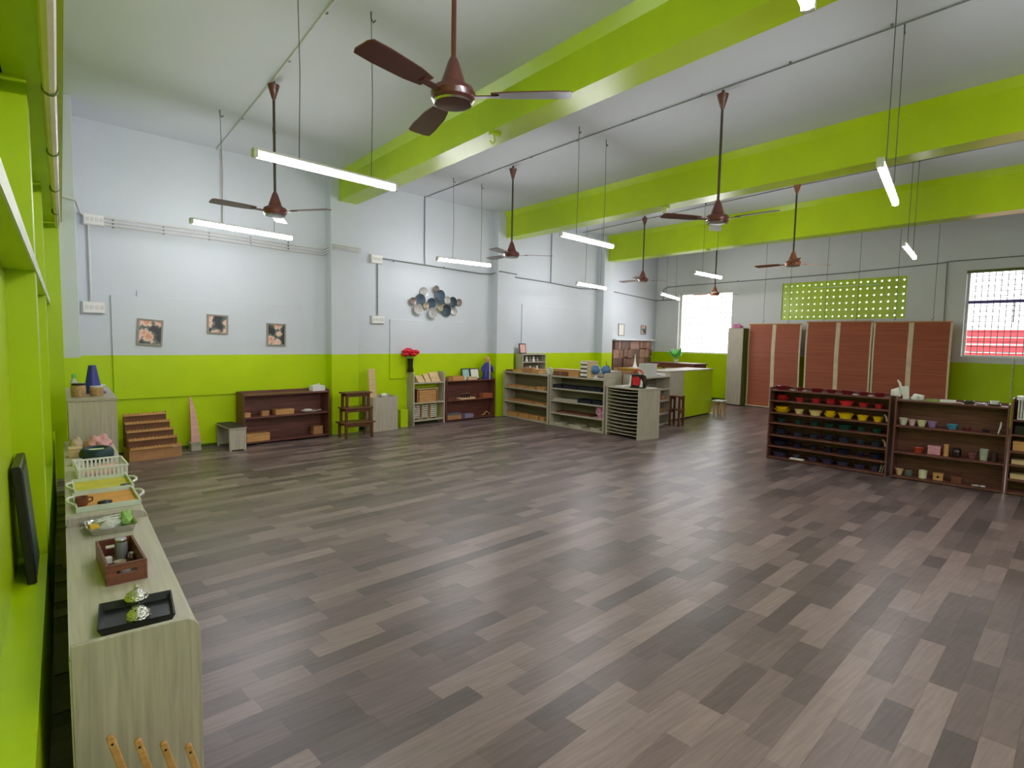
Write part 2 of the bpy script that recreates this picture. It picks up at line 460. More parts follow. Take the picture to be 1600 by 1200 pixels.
# alcove wall, set back at an angle
ALC = Fr((10.70, 9.92), (13.95, 10.90))
wa = struct(MB().box(0, 0, -0.1, ALC.w + 0.2, 0.25, HC + 0.05).build('wall_alcove', M['paint'], None, ALC.A, ALC.rz, smooth=False))
MB().box(0.35, -0.16, 1.60, 3.15, -0.001, 1.63).build('ledge', M['white'], wa)

# end wall with two windows and a pierced screen
def wall_with_holes(y0, y1, z0, z1, holes, x0, x1):
    mb = MB()
    ys = sorted({y0, y1, *[h[0] for h in holes], *[h[1] for h in holes]})
    for a, b in zip(ys, ys[1:]):
        hs = sorted([h for h in holes if h[0] <= a + 1e-6 and h[1] >= b - 1e-6], key=lambda h: h[2])
        z = z0
        for h in hs:
            mb.box(x0, a, z, x1, b, h[2]); z = h[3]
        mb.box(x0, a, z, x1, b, z1)
    return mb
W1H = (8.45, 10.12, 1.27, 2.95); W2H = (1.30, 3.47, 1.40, 3.07); JH = (4.47, 7.12, 2.16, 3.05)
we = struct(wall_with_holes(-4.2, 11.3, -0.1, HC + 0.05, [W1H, W2H, JH], FARX, FARX + 0.22).build('wall_end', M['far'], smooth=False))
MB().box(FARX - 0.012, -4, 0, FARX, 10.8, 0.09).build('skirting', M['skirt'], we)

def window(n, h, transoms, mullions, ystep, zstep, edge, frame_mat):
    y0, y1, z0, z1 = h
    w = struct(thing('window_%d' % n, '', '')); del w['label']; del w['category']
    w.location = (FARX + 0.12, y0, z0)
    W, H = y1 - y0, z1 - z0
    fr = MB(); t = 0.035
    fr.box(-0.02, 0, 0, 0.03, W, t).box(-0.02, 0, H - t, 0.03, W, H).box(-0.02, 0, t, 0.03, t, H - t).box(-0.02, W - t, t, 0.03, W, H - t)
    fr.build('window_frame', frame_mat, w)
    for z in transoms: MB().box(-0.02, t, z - 0.03, 0.03, W - t, z + 0.03).build('transom', M['violetbar'], w)
    for y, za, zb in mullions: MB().box(-0.01, y - 0.008, za, 0.01, y + 0.008, zb).build('mullion', M['grille'], w)
    y = ystep; vb = MB().cyl((0.05, 0, t), (0.05, 0, H - t), 0.007, n=6).mesh('grille_bar', M['grille'])
    hb = MB().cyl((0.05, t, 0), (0.05, W - t, 0), 0.007, n=6).mesh('grille_bar', M['grille'])
    while y < W - 0.02:
        o = bpy.data.objects.new('grille_bar', vb); C.objects.link(o); o.parent = w; o.location = (0, y, 0); y += ystep
    z = zstep
    while z < H - 0.02:
        o = bpy.data.objects.new('grille_bar', hb); C.objects.link(o); o.parent = w; o.location = (0.0145, 0, z); z += zstep
    if edge: MB().box(-0.13, -0.0, H - 0.055, -0.08, W, H - 0.002).build('lintel_edge', M['olive'], w)
    return w
window(1, W1H, [], [], 0.14, 0.14, False, M['white'])
window(2, W2H, [1.06], [(1.44, 0.66, 1.03)], 0.098, 0.098, True, M['white'])

# pierced concrete screen
y0, y1, z0, z1 = JH
w3 = struct(thing('window_3', '', '')); del w3['label']; del w3['category']
w3.location = (FARX + 0.02, y0, z0)
NC, NR = 19, 6
dy, dz = (y1 - y0) / NC, (z1 - z0) / NR
mb = MB(); n = 8; T = 0.07
for i in range(NC):
    for k in range(NR):
        cy, cz = (i + 0.5) * dy, (k + 0.5) * dz; r = 0.024
        sq = [(cy + dy / 2 * sx, cz + dz / 2 * sz) for sx, sz in ((1, 0), (1, 1), (0, 1), (-1, 1), (-1, 0), (-1, -1), (0, -1), (1, -1))]
        ho = [(cy + r * math.cos(2 * math.pi * q / n), cz + r * math.sin(2 * math.pi * q / n)) for q in range(n)]
        vs = [(0, *p) for p in sq] + [(0, *p) for p in ho] + [(T, *p) for p in sq] + [(T, *p) for p in ho]
        fs = []
        for q in range(n):
            p = (q + 1) % n
            fs += [(q, p, n + p, n + q), (2 * n + q, 3 * n + q, 3 * n + p, 2 * n + p), (n + q, n + p, 3 * n + p, 3 * n + q)]
        mb.add(vs, fs)
me = bpy.data.meshes.new('pierced_screen'); me.from_pydata(mb.v, [], mb.f); me.materials.append(M['green'])
o = bpy.data.objects.new('pierced_screen', me); C.objects.link(o); o.parent = w3
MB().box(-0.03, 0.5, 0.735, -0.012, 1.9, 0.75).build('cable_trunking', M['slabedge'], w3)

# left wall: shallow built-in niches with piers, a mid slab, a ledge and a lintel
BX, FX = -0.19, -0.085
wl = struct(MB().box(BX - 0.2, -4.2, -0.1, BX, 8.95, HC + 0.05).build('wall_left', M['green'], smooth=False))
for y in (-1.2, 3.45, 5.75, 7.70):
    MB().box(BX, y, 0.0, FX if y < 7 else 0.015, y + (0.22 if y < 7 else 0.45), 2.70 if y < 7 else HC).build('pier', M['green'], wl, smooth=False)
MB().box(BX, -4.0, 0.0, FX, 7.69, 0.52).build('ledge', M['green'], wl, smooth=False)
sl = MB().box(BX, -4.0, 1.85, FX, 7.69, 1.90).build('slab', M['green'], wl, smooth=False)
MB().box(FX, -4.0, 1.848, FX + 0.006, 7.69, 1.902).build('slab_edge', M['slabedge'], sl, smooth=False)
MB().box(-0.165, -4.0, 2.70, 0.045, 7.69, HC).build('lintel', M['green'], wl, smooth=False)
wr = struct(MB().box(-0.4, -4.25, -0.1, 14.2, -4.05, HC + 0.05).build('wall_right', M['paint'], smooth=False))

# outdoors, seen through the windows
g = struct(MB().box(14.2, -12, -0.5, 30, 20, -0.4).build('outdoor_ground', M['ground'], smooth=False))
bw = thing('boundary_wall', 'red painted compound wall with white stripes outside the right window', 'wall', (18.0, -6, -0.4))
MB().box(0, 0, 0, 0.25, 12.0, 2.42).build('wall_body', M['redwall'], bw)
for z in (1.85, 2.04, 2.22):
    MB().box(-0.02, 0, z, 0, 12.0, z + 0.035).build('stripe', M['stripe'], bw)
MB().box(-0.02, 7.35, 1.2, 0.02, 8.9, 2.52).build('pier', M['redwall'], bw)

# ------------------------------------------------------------------ lamps, fans, conduits
def tube_light(a, ang, L, z, label, wires=(0.28, 0.79)):
    t = thing('tube_light', label, 'tube light', (a[0], a[1], z), ang, 'hanging tube lights')
    MB().cyl((0.03, 0, 0), (L - 0.03, 0, 0), 0.023, n=12).build('tube', M['tube'], t)
    f = MB().box(0.0, -0.02, 0.024, L, 0.02, 0.04)
    f.build('batten', M['fitting'], t)
    for x in (0, L - 0.03): MB().box(x, -0.022, -0.02, x + 0.03, 0.022, 0.024).build('end_cap', M['fitting'], t)
    for w in wires:
        h = MB().tube([(w * L, 0, 0.04), (w * L + 0.012, 0, (HC - z) * 0.5), (w * L, 0, HC - z - 0.06)], 0.0034, 5)
        c = h.build('hanging_wire', M['wire'], t)
        MB().tube([(w * L, 0, HC - z), (w * L, 0, HC - z - 0.05), (w * L + 0.02, 0, HC - z - 0.075), (w * L + 0.04, 0, HC - z - 0.05)], 0.006, 5).build('ceiling_hook', M['wire'], c)
    return t
tube_light((1.065, 4.254), R(8.8), 1.18, 2.80, 'nearest long tube light, hanging left of the green beam')
tube_light((1.157, 7.261), R(15.8), 1.27, 2.80, 'tube light hanging in front of the flower pictures')
tube_light((4.667, 7.923), R(1), 1.08, 2.80, 'tube light hanging above the round metal wall art')
tube_light((4.60, 5.012), R(9.7), 1.14, 2.80, 'tube light beneath the middle beam, right of a fan')
tube_light((7.82, 8.02), R(15), 1.21, 2.66, 'tube light over the globes near the far pillar')
tube_light((8.815, 6.093), R(6.5), 1.04, 2.80, 'short-looking tube light below the farthest beam, left of a fan')
tube_light((10.75, 8.29), R(23), 1.80, 2.66, 'tube light crossing the left edge of the bright window')
tube_light((4.26, 1.57), R(14.6), 1.34, 2.77, 'steeply angled tube light at upper right')
tube_light((8.03, 2.642), R(12.3), 1.36, 2.80, 'small angled tube light over the bowl shelf')
tube_light((1.02, 0.76), R(15), 1.20, 2.80, 'tube light cut off by the top edge of the picture')
tube_light((4.4, -1.4), R(8), 1.2, 2.8, 'added unseen tube light beyond the right edge of the picture')  # this and the following unseen tubes are added to brighten the near floor
tube_light((1.1, -1.2), R(8), 1.2, 2.8, 'added unseen tube light behind the viewer near the left wall')
tube_light((4.4, -3.3), R(8), 1.2, 2.8, 'added unseen tube light far behind the viewer on the right')
tube_light((1.1, -3.2), R(8), 1.2, 2.8, 'added unseen tube light far behind the viewer on the left')

M['rod'] = mat('dark_rod_enamel', (62, 48, 40), 0.35)
def ceiling_fan(x, y, z, ang, m, label, rodm=None):
    t = thing('ceiling_fan', label, 'ceiling fan', (x, y, z), 0, 'ceiling fans')
    MB().cyl((0, 0, 0.12), (0, 0, HC - z - 0.10), 0.013, n=10).build('down_rod', rodm or m, t)
    MB().lathe([(0.012, HC - z - 0.19), (0.022, HC - z - 0.17), (0.055, HC - z - 0.06), (0.058, HC - z - 0.045), (0.02, HC - z - 0.03), (0.012, HC - z)], 18).build('ceiling_canopy', m, t)
    MB().lathe([(0.018, 0.19), (0.03, 0.165), (0.062, 0.07), (0.07, 0.045)], 20).build('rod_cup', m, t)
    mo = MB().lathe([(0.02, -0.045), (0.085, -0.042), (0.112, -0.018), (0.118, 0.008), (0.108, 0.032), (0.075, 0.05), (0.02, 0.052)], 28).build('motor', m, t)
    MB().lathe([(0.0915, -0.04), (0.098, -0.043), (0.105, -0.034), (0.10, -0.028)], 28, cap=False).build('chrome_ring', M['steel'], mo)
    for k in range(3):
        a = ang + k * 2 * math.pi / 3
        m4 = Matrix.Rotation(a, 4, 'Z') @ Matrix.Rotation(R(8), 4, 'X')
        b = MB()
        out = [(0.20, -0.045), (0.30, -0.062), (0.50, -0.07), (0.60, -0.066), (0.615, -0.04), (0.615, 0.04), (0.60, 0.066), (0.50, 0.07), (0.30, 0.062), (0.20, 0.045)]
        b.prism(out, 'z', -0.003, 0.003); b.v = [tuple(m4 @ Vector(p)) for p in b.v]
        bl = b.build('blade', m, t)
        c = MB().box(0.10, -0.02, -0.009, 0.24, 0.02, -0.0035); c.v = [tuple(m4 @ Vector(p)) for p in c.v]
        c.build('blade_arm', m, bl)
    return t
ceiling_fan(1.643, 2.634, 2.83, R(-42), M['fan'], 'largest maroon ceiling fan, nearest, at top centre')
ceiling_fan(1.75, 6.17, 2.82, R(-52), M['fan'], 'maroon ceiling fan between the two left tube lights', M['rod'])
ceiling_fan(5.29, 6.81, 2.82, R(-33), M['fan'], 'maroon ceiling fan right of the round metal wall art', M['rod'])
ceiling_fan(5.30, 3.42, 2.83, R(35), M['fan'], 'maroon ceiling fan hanging before the middle green beam', M['rod'])
ceiling_fan(9.34, 7.67, 2.82, R(-33), M['fan'], 'small far maroon ceiling fan left of the bright window', M['rod'])
ceiling_fan(9.10, 4.50, 2.84, R(-30), M['copper'], 'copper-coloured ceiling fan left of the pierced green screen', M['rod'])
ceiling_fan(12.85, 8.27, 2.79, R(-30), M['copper'], 'smallest copper ceiling fan against the bright window', M['rod'])

def conduit(label, path, r, m, clips=(), clipr=None):
    t = thing('conduit', label, 'pipe', (0, 0, 0))
    MB().tube(path, r, 8).build('pipe_run', m, t)
    for c in clips:
        c = Vector(c); MB().cbox(c, (0.018, 0.018, r * 2.5)).build('clip', M['greypipe'], t)
    return t
def wl_path(pts, off): return [tuple(WALL.at(s, off, z)) for s, z in pts]
conduit('dark conduit along the ceiling past the left fan', [(1.76, 8.86, HC - 0.015), (1.74, 6.2, HC - 0.015), (1.70, 4.49, HC - 0.015), (1.68, 2.8, HC - 0.015)], 0.010, M['pipe'],
        [(1.75, 7.4, HC - 0.018), (1.73, 5.6, HC - 0.018), (1.71, 4.6, HC - 0.018)])
conduit('thin dark conduit along the ceiling between first and second beams', [(5.24, 9.28, HC - 0.012), (5.20, 7.0, HC - 0.012), (5.2, 5.4, HC - 0.012), (5.25, 2.8, HC - 0.012), (5.30, -3.5, HC - 0.012)], 0.0065, M['greypipe'],
        [(5.21, y, HC - 0.014) for y in (8.2, 7.3, 6.3, 5.4, 4.5, 3.6, 2.7, 1.9, 1.3)])
conduit('thin dark conduit along the ceiling between second and third beams', [(9.7, 9.78, HC - 0.012), (9.5, 7.0, HC - 0.012), (9.3, 4.6, HC - 0.012), (9.1, -3.0, HC - 0.012)], 0.0065, M['greypipe'],
        [(9.5 - (7 - y) * 0.08, y, HC - 0.014) for y in (7.6, 6.6, 5.6, 4.6, 3.6, 2.6)])
conduit('white vertical pipe dropping from ceiling left of first pillar', wl_path([(1.83, HC), (1.83, 3.0)], -0.03), 0.018, M['pipe'])
conduit('grey vertical conduit dropping from ceiling left of second pillar', wl_path([(5.25, HC), (5.25, 3.1), (5.26, 2.89)], -0.02), 0.010, M['greypipe'])
conduit('grey vertical conduit dropping behind the middle beam', wl_path([(8.69, HC), (8.69, 2.84)], -0.02), 0.010, M['greypipe'])
for k, dz in enumerate((0.0, -0.045, -0.09)):
    conduit('%s of three parallel white conduits left of the first pillar' % ['topmost', 'middle', 'lowest'][k],
            wl_path([(0.46, 2.965 + dz), (1.7, 2.96 + dz), (2.9, 2.93 + dz), (3.30, 2.93 + dz)], -0.02) + wl_path([(3.40, 3.0 + dz * 0.7), (3.86, 2.99 + dz * 0.7)], -0.195), 0.013, M['pipe'],
            [WALL.at(s, -0.02, 2.955 + dz) for s in (0.55, 1.1, 1.65, 2.2, 2.75)])
conduit('white conduit along wall from junction box to second pillar', wl_path([(4.37, 2.90), (5.3, 2.88), (6.6, 2.85), (6.9, 2.87)], -0.02) + wl_path([(6.98, 2.92), (7.44, 2.90)], -0.195), 0.013, M['greypipe'],
        [WALL.at(s, -0.02, 2.88) for s in (4.6, 5.7)])
conduit('white conduit along wall between second and third pillars', wl_path([(7.46, 2.87), (8.7, 2.84), (9.75, 2.79), (10.38, 2.82)], -0.02), 0.013, M['greypipe'])
conduit('conduit along the alcove wall toward the window corner', [tuple(ALC.at(s, -0.02, z)) for s, z in ((0.3, 2.82), (1.8, 2.80), (3.3, 2.78))] + [(FARX - 0.03, 10.1, 2.79)], 0.014, M['greypipe'])
conduit('long grey conduit across the end wall above the blinds', [(FARX - 0.02, 10.65, 2.80), (FARX - 0.02, 10.65, 3.10), (FARX - 0.02, 10.5, 3.16), (FARX - 0.02, 9.3, 3.17), (FARX - 0.02, 5.8, 3.19), (FARX - 0.02, 3.9, 3.25), (FARX - 0.02, 3.75, 3.27), (FARX - 0.02, -3.5, 3.27)], 0.011, M['greypipe'],
        [(FARX - 0.02, y, 3.19 if y > 4 else 3.27) for y in (8.3, 6.9, 5.5, 3.6, 2.8)])
conduit('vertical grey conduit on the end wall left of the right window', [(FARX - 0.02, 3.80, 3.25), (FARX - 0.02, 3.77, 1.1)], 0.008, M['greypipe'])
tp_ = conduit('thick cream pipe hung along the green left wall', [(0.015, -3.5, 2.66), (0.0, 2.0, 2.665), (-0.005, 3.4, 2.66), (0.0, 5.7, 2.66), (0.008, 7.68, 2.66)], 0.026, M['creampipe'])
for y in (1.2, 2.3, 3.4, 4.55, 5.7, 6.8):
    MB().cyl((-0.003, y - 0.012, 2.662), (-0.003, y + 0.012, 2.662), 0.032, n=12).build('saddle_clip', M['olive'], tp_)

def wall_box(s0, s1, z0, z1, off, label):
    p = WALL.at((s0 + s1) / 2, 0, (z0 + z1) / 2)
    t = thing('switch_box', label, 'switch box', p, WALL.rz)
    w, h = (s1 - s0) / 2, (z1 - z0) / 2
    MB().box(-w, -off * 0.6, -h, w, 0.0, h).build('back_plate', M['pipe'], t, bevel=0.004)
    MB().box(-w * 0.9, -off, -h * 0.85, w * 0.9, -off * 0.6, h * 0.85).build('cover', M['white'], t, bevel=0.004)
    for k in range(4):
        x = -w * 0.7 + k * w * 0.42
        MB().box(x, -off - 0.006, -h * 0.3, x + w * 0.28, -off, h * 0.35).build('switch', M['pipe'], t)
    return t
wall_box(0.20, 0.44, 1.79, 1.94, 0.05, 'white switch box beside the leftmost flower picture')
wall_box(4.15, 4.41, 1.79, 1.93, 0.05, 'white switch box left of the second plaster panel')
wall_box(0.24, 0.46, 2.85, 2.99, 0.06, 'white junction box at the left end of the conduits')
wall_box(4.13, 4.37, 2.80, 2.95, 0.06, 'white junction box right of the first pillar')
conduit('vertical white conduit above the left switch box', wl_path([(0.30, 2.85), (0.30, 1.94)], -0.02), 0.014, M['pipe'], [WALL.at(0.3, -0.02, 2.75), WALL.at(0.3, -0.02, 2.1)])
conduit('vertical grey conduit above the second switch box', wl_path([(4.28, 2.80), (4.28, 1.93)], -0.02), 0.010, M['greypipe'], [WALL.at(4.28, -0.02, 2.25)])
conduit('short double pipe on the left corner pillar', [(0.05, 7.96, 3.02), (0.17, 7.97, 3.0), (0.22, 8.6, 2.98), (0.26, 8.69, 2.96)], 0.014, M['pipe'])

# ------------------------------------------------------------------ pictures and wall art
def picture(fr, s, z, w, h, tilt, label, off=-0.001, pm='flower', fm='frame', border=0.022):
    p = fr.at(s, off, z)
    t = thing('framed_picture', label, 'picture', p, fr.rz)
    b = border; D = 0.02
    m = Matrix.Rotation(tilt, 4, 'Y')
    for (x0, z0, x1, z1) in ((-w / 2, -h / 2, w / 2, -h / 2 + b), (-w / 2, h / 2 - b, w / 2, h / 2), (-w / 2, -h / 2 + b, -w / 2 + b, h / 2 - b), (w / 2 - b, -h / 2 + b, w / 2, h / 2 - b)):
        MB().box(x0, -D, z0, x1, 0, z1, m).build('frame_rail', M[fm], t)
    MB().box(-w / 2 + b, -D * 0.5, -h / 2 + b, w / 2 - b, -0.001, h / 2 - b, m).build('print', M[pm], t)
    return t
picture(WALL, 0.91, 1.575, 0.29, 0.34, R(4), 'tilted flower picture with reflections, leftmost of the three', -0.0225)
picture(WALL, 1.73, 1.705, 0.275, 0.265, R(1.5), 'square flower picture, middle of the three on the long wall', -0.0225)
picture(WALL, 2.545, 1.575, 0.285, 0.335, R(1), 'upright flower picture, rightmost of the three on the long wall', -0.0225)
picture(ALC, 0.95, 1.87, 0.36, 0.32, 0, 'small white print left of two on the alcove wall', -0.001, 'paper')
picture(ALC, 2.45, 1.90, 0.36, 0.26, 0, 'small grey flower print beside the window on the alcove wall')

art = thing('disc_wall_art', 'wall sculpture of overlapping round slate and silver metal discs', 'wall art', WALL.at(5.5, 0, 2.2), WALL.rz)
discs = [(5.238, 2.391, 0.082, 'palem'), (5.472, 2.462, 0.058, 'taupe'), (4.977, 2.213, 0.062, 'taupe'), (5.157, 2.248, 0.098, 'slate'), (5.555, 2.349, 0.095, 'slate'),
         (5.082, 2.083, 0.085, 'palem'), (5.265, 2.154, 0.058, 'gold'), (5.414, 2.200, 0.088, 'slate'), (5.725, 2.275, 0.066, 'palem'), (5.881, 2.253, 0.085, 'tealm'),
         (6.050, 2.254, 0.062, 'taupe'), (5.384, 2.027, 0.088, 'palem'), (5.571, 2.127, 0.060, 'gold'), (5.737, 2.084, 0.098, 'tealm'), (5.936, 2.085, 0.072, 'palem'), (5.585, 2.27, 0.07, 'slate')]
for i, (s, z, r, m) in enumerate(discs):
    r *= 1.12; y = -0.025 - 0.013 * ((i * 5) % 7)
    m4 = Matrix.Translation((s - 5.5, y, z - 2.2)) @ Matrix.Rotation(R(90), 4, 'X')
    k = MB().lathe([(0.005, -0.012), (r * 0.85, -0.006), (r, 0.0), (r, 0.004), (r * 0.85, -0.001), (0.005, -0.007)], 24, m=m4).build('disc', M[m], art)
    MB().cyl((s - 5.5, y + 0.008, z - 2.2), (s - 5.5, -0.001, z - 2.2), 0.006, n=6).build('stem', M['tealm'], k)

# wooden block wall panel in the alcove
wp = thing('wood_block_panel', 'panel of uneven brown wooden blocks under the alcove ledge', 'wall panel', ALC.at(0.45, 0, 0.2), ALC.rz)
MB().box(0, -0.02, 0, 2.55, -0.001, 1.38).build('backing', M['redwood'], wp)
blockm = [wood('block_wood_%d' % i, a, b, 0.6) for i, (a, b) in enumerate((((108, 72, 54), (140, 98, 76)), ((140, 100, 80), (172, 128, 104)), ((84, 56, 42), (110, 76, 58))))]
rg = random.Random(5)
xs = 0.0; zrows = [0.0, 0.23, 0.46, 0.69, 0.92, 1.15, 1.38]
for zi in range(6):
    xs = 0.0
    while xs < 2.5:
        w = rg.choice((0.17, 0.25, 0.33)); w = min(w, 2.55 - xs)
        if w > 0.05:
            MB().box(xs + 0.006, -0.03 - rg.random() * 0.05, zrows[zi] + 0.006 + rg.choice((0, 0, 0.03)), xs + w - 0.006, -0.02, zrows[zi + 1] - 0.006).build('block', blockm[rg.randrange(3)], wp, smooth=False)
        xs += w

# ------------------------------------------------------------------ furniture builders
def shelf_unit(name, label, fr, depth, h, tops, m, mz, back, lip=0.0, rounded=False, th=0.018, group=None, backlip=0.0, legs=0.0, top_over=None):
    t = thing(name, label, 'shelf', fr.A, fr.rz, group)
    w = fr.w
    for x in (0, w - th):
        if rounded:
            rr = 0.05; pts = [(0, legs), (depth, legs), (depth, h)]
            pts += [(rr - rr * math.sin(a), h - rr + rr * math.cos(a)) for a in [i * math.pi / 10 for i in range(6)]]
            MB().prism(pts, 'x', x, x + th).build('side_panel', mz, t)
        else:
            MB().box(x, 0, 0, x + th, depth, h).build('side_panel', mz, t, bevel=0.002)
    for z in tops:
        MB().box(th, 0.004, z - th, w - th, depth - 0.006, z).build('shelf_board', m, t)
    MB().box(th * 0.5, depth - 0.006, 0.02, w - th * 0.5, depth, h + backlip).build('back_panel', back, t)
    return t

SH = {}
# brown shelf against the long wall
SH['W1'] = Fr((1.971, 8.585), (3.259, 8.745)); SH['W1'].tops = [0.72, 0.40, 0.045]
shelf_unit('low_shelf', 'low dark brown two-bay shelf between bench and first pillar', SH['W1'], 0.27, 0.755, SH['W1'].tops, M['brown'], M['brownz'], M['brown'])
SH['W2'] = Fr((4.885, 9.05), (5.585, 9.13)); SH['W2'].tops = [0.765, 0.405, 0.09]
shelf_unit('tall_shelf', 'pale grey narrow shelf under the red flowers', SH['W2'], 0.22, 0.955, SH['W2'].tops, M['ash'], M['ashz'], M['ash'], rounded=True, th=0.022)
SH['W3'] = Fr((5.61, 9.12), (6.84, 9.26)); SH['W3'].tops = [0.77, 0.40, 0.035]
shelf_unit('low_shelf', 'dark brown shelf with black photo frames and blue doll on top', SH['W3'], 0.20, 0.785, SH['W3'].tops, M['brown'], M['brownz'], M['brown'])
SH['S1'] = Fr((7.047, 9.27), (7.036, 7.888)); SH['S1'].tops = [0.925, 0.62, 0.34, 0.035]
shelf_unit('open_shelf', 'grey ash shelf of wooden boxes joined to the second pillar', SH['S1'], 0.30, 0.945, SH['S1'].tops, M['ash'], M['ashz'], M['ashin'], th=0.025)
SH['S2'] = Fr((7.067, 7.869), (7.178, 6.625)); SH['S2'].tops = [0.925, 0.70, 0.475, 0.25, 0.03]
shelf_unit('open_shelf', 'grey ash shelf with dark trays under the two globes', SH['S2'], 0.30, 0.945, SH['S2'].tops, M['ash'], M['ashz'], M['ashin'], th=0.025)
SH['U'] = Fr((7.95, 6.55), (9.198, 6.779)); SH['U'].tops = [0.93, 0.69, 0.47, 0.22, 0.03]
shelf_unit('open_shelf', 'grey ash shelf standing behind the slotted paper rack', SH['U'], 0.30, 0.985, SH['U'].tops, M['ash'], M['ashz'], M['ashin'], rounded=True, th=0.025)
SH['R1'] = Fr((7.653, 4.007), (7.791, 2.581)); SH['R1'].tops = [0.955, 0.81, 0.645, 0.505, 0.335, 0.183, 0.03]
shelf_unit('bowl_shelf', 'dark brown shelf with seven rows of coloured bowls', SH['R1'], 0.27, 0.985, SH['R1'].tops, M['brown'], M['brownz'], M['brown'])
SH['R2'] = Fr((7.800, 2.535), (7.985, 1.515)); SH['R2'].tops = [0.945, 0.64, 0.325, 0.03]
shelf_unit('low_shelf', 'dark brown shelf of cups and boxes beside the bowl shelf', SH['R2'], 0.27, 0.97, SH['R2'].tops, M['brown'], M['brownz'], M['brown'])
SH['R3'] = Fr((7.988, 1.506), (8.14, 0.60)); SH['R3'].tops = [0.82, 0.66, 0.48, 0.335, 0.175, 0.03]
shelf_unit('low_shelf', 'dark brown shelf cut off by the right edge of picture', SH['R3'], 0.27, 1.04, SH['R3'].tops, M['brown'], M['brownz'], M['brown'])

# slotted paper rack
RK = Fr((7.202, 6.600), (7.176, 5.872))
rk = thing('paper_rack', 'grey ash paper rack with many thin slots', 'rack', RK.A, RK.rz)
for x in (0, RK.w - 0.03): MB().box(x, 0, 0, x + 0.03, 0.50, 0.80).build('side_panel', M['ashz'], rk)
MB().box(-0.01, -0.012, 0.80, RK.w + 0.01, 0.51, 0.82).build('top_board', M['ash'], rk)
MB().box(0.03, 0.49, 0.02, RK.w - 0.03, 0.50, 0.80).build('back_panel', M['ashin'], rk)
for k in range(13):
    z = 0.05 + k * 0.0595; s = MB(); nn = 6
    for i in range(nn):
        a, b = 0.03 + (RK.w - 0.06) * i / nn, 0.03 + (RK.w - 0.06) * (i + 1) / nn
        sa, sb = -0.012 * math.sin(math.pi * i / nn), -0.012 * math.sin(math.pi * (i + 1) / nn)
        if k == 0: sa = sb = 0
        vs = [(a, 0.002, z + sa), (b, 0.002, z + sb), (b, 0.488, z + sb), (a, 0.488, z + sa), (a, 0.002, z + sa + 0.009), (b, 0.002, z + sb + 0.009), (b, 0.488, z + sb + 0.009), (a, 0.488, z + sa + 0.009)]
        s.add(vs, [(0, 1, 2, 3), (4, 7, 6, 5), (0, 4, 5, 1), (2, 6, 7, 3), (0, 3, 7, 4), (1, 5, 6, 2)])
    s.build('slot_board', M['ash'], rk)

# grey cabinet and green counter in the middle distance
GC = Fr((9.28, 6.94), (9.975, 7.035))
t = thing('grey_cabinet', 'plain grey cabinet joined to the left of the green counter', 'cabinet', GC.A, GC.rz)
MB().box(0, 0, 0.03, GC.w, 0.38, 0.985).build('body', M['ashz'], t, bevel=0.003)
MB().box(-0.005, -0.006, 0.985, GC.w, 0.39, 1.005).build('top', M['ash'], t)
MB().box(0.02, 0.03, 0, GC.w - 0.02, 0.35, 0.03).build('plinth', M['dark'], t)
GR = Fr((9.985, 7.03), (11.317, 7.24))
t = thing('green_counter', 'lime green counter block in the middle of the room', 'counter', GR.A, GR.rz)
MB().box(0, 0, 0.03, GR.w, 0.60, 0.985).build('body', M['green'], t, bevel=0.003)
MB().box(-0.004, -0.006, 0.985, GR.w + 0.006, 0.61, 1.005).build('top', M['ash'], t)
MB().box(0.03, 0.03, 0, GR.w - 0.03, 0.56, 0.03).build('plinth', M['dark'], t)
KB = Fr((7.62, 7.25), (8.45, 7.36))
t = thing('grey_cabinet', 'low grey cabinet partly hidden behind the paper rack', 'cabinet', KB.A, KB.rz)
MB().box(0, 0, 0, KB.w, 0.35, 0.985).build('body', M['ashz'], t, bevel=0.003)
MB().box(0, -0.004, 0.985, KB.w, 0.354, 1.0).build('top', M['ash'], t)
# tables beyond
def table(label, x0, y0, x1, y1, z, m, apron, leg=0.05):
    t = thing('table', label, 'table', (x0, y0, 0))
    w, d = x1 - x0, y1 - y0
    MB().box(0, 0, z - 0.03, w, d, z).build('table_top', m, t, bevel=0.003)
    MB().box(0.03, 0.03, z - 0.03 - apron, w - 0.03, d - 0.03, z - 0.03).build('apron', m, t)
    for x in (0.03, w - 0.03 - leg):
        for y in (0.03, d - 0.03 - leg):
            MB().box(x, y, 0, x + leg, y + leg, z - 0.03 - apron).build('leg', m, t)
    return t
table('brown topped table behind the green counter', 11.15, 8.05, 11.85, 9.85, 0.90, M['honey'], 0.06)
table('taller orange-brown table under the small green plant', 12.15, 8.30, 12.75, 9.65, 1.05, M['redwood'], 0.10)

def stool(name, label, fr_loc, rz, w, d, h, m, mt=None, leg=0.035, apron=0.05, over=0.0, group=None, z0=0.0):
    t = thing(name, label, 'stool', (fr_loc[0], fr_loc[1], z0), rz, group)
    MB().box(-over, -over, h - 0.022, w + over, d + over, h).build('seat', mt or m, t, bevel=0.003)
    for x in (0.01, w - 0.01 - leg):
        for y in (0.01, d - 0.01 - leg):
            MB().box(x, y, 0, x + leg, y + leg, h - 0.022).build('leg', m, t)
    if apron:
        MB().box(0.01 + leg, 0.015, h - 0.022 - apron, w - 0.01 - leg, 0.033, h - 0.022).build('apron', m, t)
        MB().box(0.01 + leg, d - 0.033, h - 0.022 - apron, w - 0.01 - leg, d - 0.015, h - 0.022).build('apron', m, t)
    return t
rz = R(5)
stool('step_stool', 'dark wooden stool at the bottom of a stack of three', (3.355, 8.36), rz, 0.49, 0.27, 0.25, M['stoolw'], over=0.02, group='stack of three stools')
